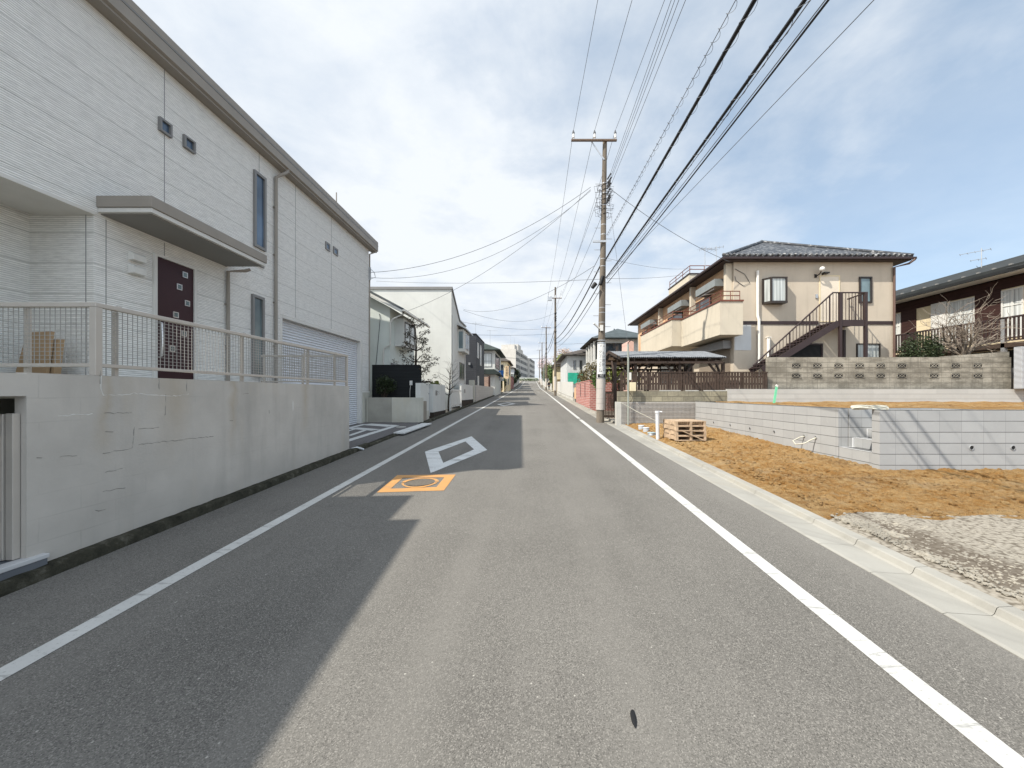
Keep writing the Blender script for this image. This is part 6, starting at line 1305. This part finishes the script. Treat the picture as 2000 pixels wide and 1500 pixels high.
cv=N.new('ShaderNodeCombineXYZ'); Lk.new(wm('DIVIDE',sp.outputs[0],zc),cv.inputs[0]); Lk.new(wm('DIVIDE',sp.outputs[1],zc),cv.inputs[1]); cv.inputs[2].default_value=3.3
n1=wn(cv.outputs[0],.85,7,.55,.3); n2=wn(cv.outputs[0],2.6,6,.6,.2)
cover=wm('ADD',wm('ADD',wm('MULTIPLY',n1,.75),wm('MULTIPLY',n2,.25)),wm('MULTIPLY',sp.outputs[0],-.30))     # less cloud toward +X
low=wramp(wm('ADD',sp.outputs[2],wm('MULTIPLY',wm('MAXIMUM',sp.outputs[0],0.0),.30)),[(0.0,.26),(.40,.03)])
fac=wramp(wm('ADD',cover,low),[(.30,.30),(.56,1.0)])
shade=wramp(wm('ADD',wm('MULTIPLY',n1,.5),wm('MULTIPLY',n2,.5)),[(.36,(4.9,5.6,6.6)),(.56,(7.0,7.35,7.7))])
bl=wmix(1.0,sky.outputs[0],(0,0,0)); 
skyc=N.new('ShaderNodeMix'); skyc.data_type='RGBA'; skyc.blend_type='ADD'; skyc.inputs[0].default_value=1; Lk.new(sky.outputs[0],skyc.inputs[6]); skyc.inputs[7].default_value=(1.1,1.6,1.9,1)
glow=wm('ADD',wm('ADD',1.0,wm('MULTIPLY',wm('MAXIMUM',wm('MULTIPLY',sp.outputs[1],-1.0),0.0),.9)),wm('MULTIPLY',wm('MAXIMUM',wm('SUBTRACT',sp.outputs[2],.72),0.0),1.6))   # added fill: sky boosted out of view, overhead and behind the viewer
gm=N.new('ShaderNodeVectorMath'); gm.operation='SCALE'; Lk.new(wmix(fac,skyc.outputs[2],shade),gm.inputs[0]); Lk.new(glow,gm.inputs['Scale']); Lk.new(gm.outputs[0],bg.inputs['Color']); bg.inputs['Strength'].default_value=.10; Lk.new(bg.outputs[0],out.inputs[0])
sl=bpy.data.lights.new('sun','SUN'); sl.energy=5.0; sl.angle=R(.5); sl.color=(1,.94,.84); so=bpy.data.objects.new('sun',sl); C.objects.link(so); so.rotation_euler=SUN.to_track_quat('Z','Y').to_euler(); so.location=(0,0,40)
cam=bpy.data.cameras.new('camera'); co=bpy.data.objects.new('camera',cam); C.objects.link(co); co.location=(0,0,H); co.rotation_euler=(R(90),0,0); cam.sensor_width=36; cam.lens=F/2000*36; cam.shift_x=(1000-CX)/2000; cam.shift_y=(CY-750)/2000; cam.clip_start=.05; cam.clip_end=5000; sc.camera=co
sc.view_settings.view_transform='Standard'; sc.view_settings.look='None'; sc.view_settings.exposure=.42; sc.view_settings.gamma=1
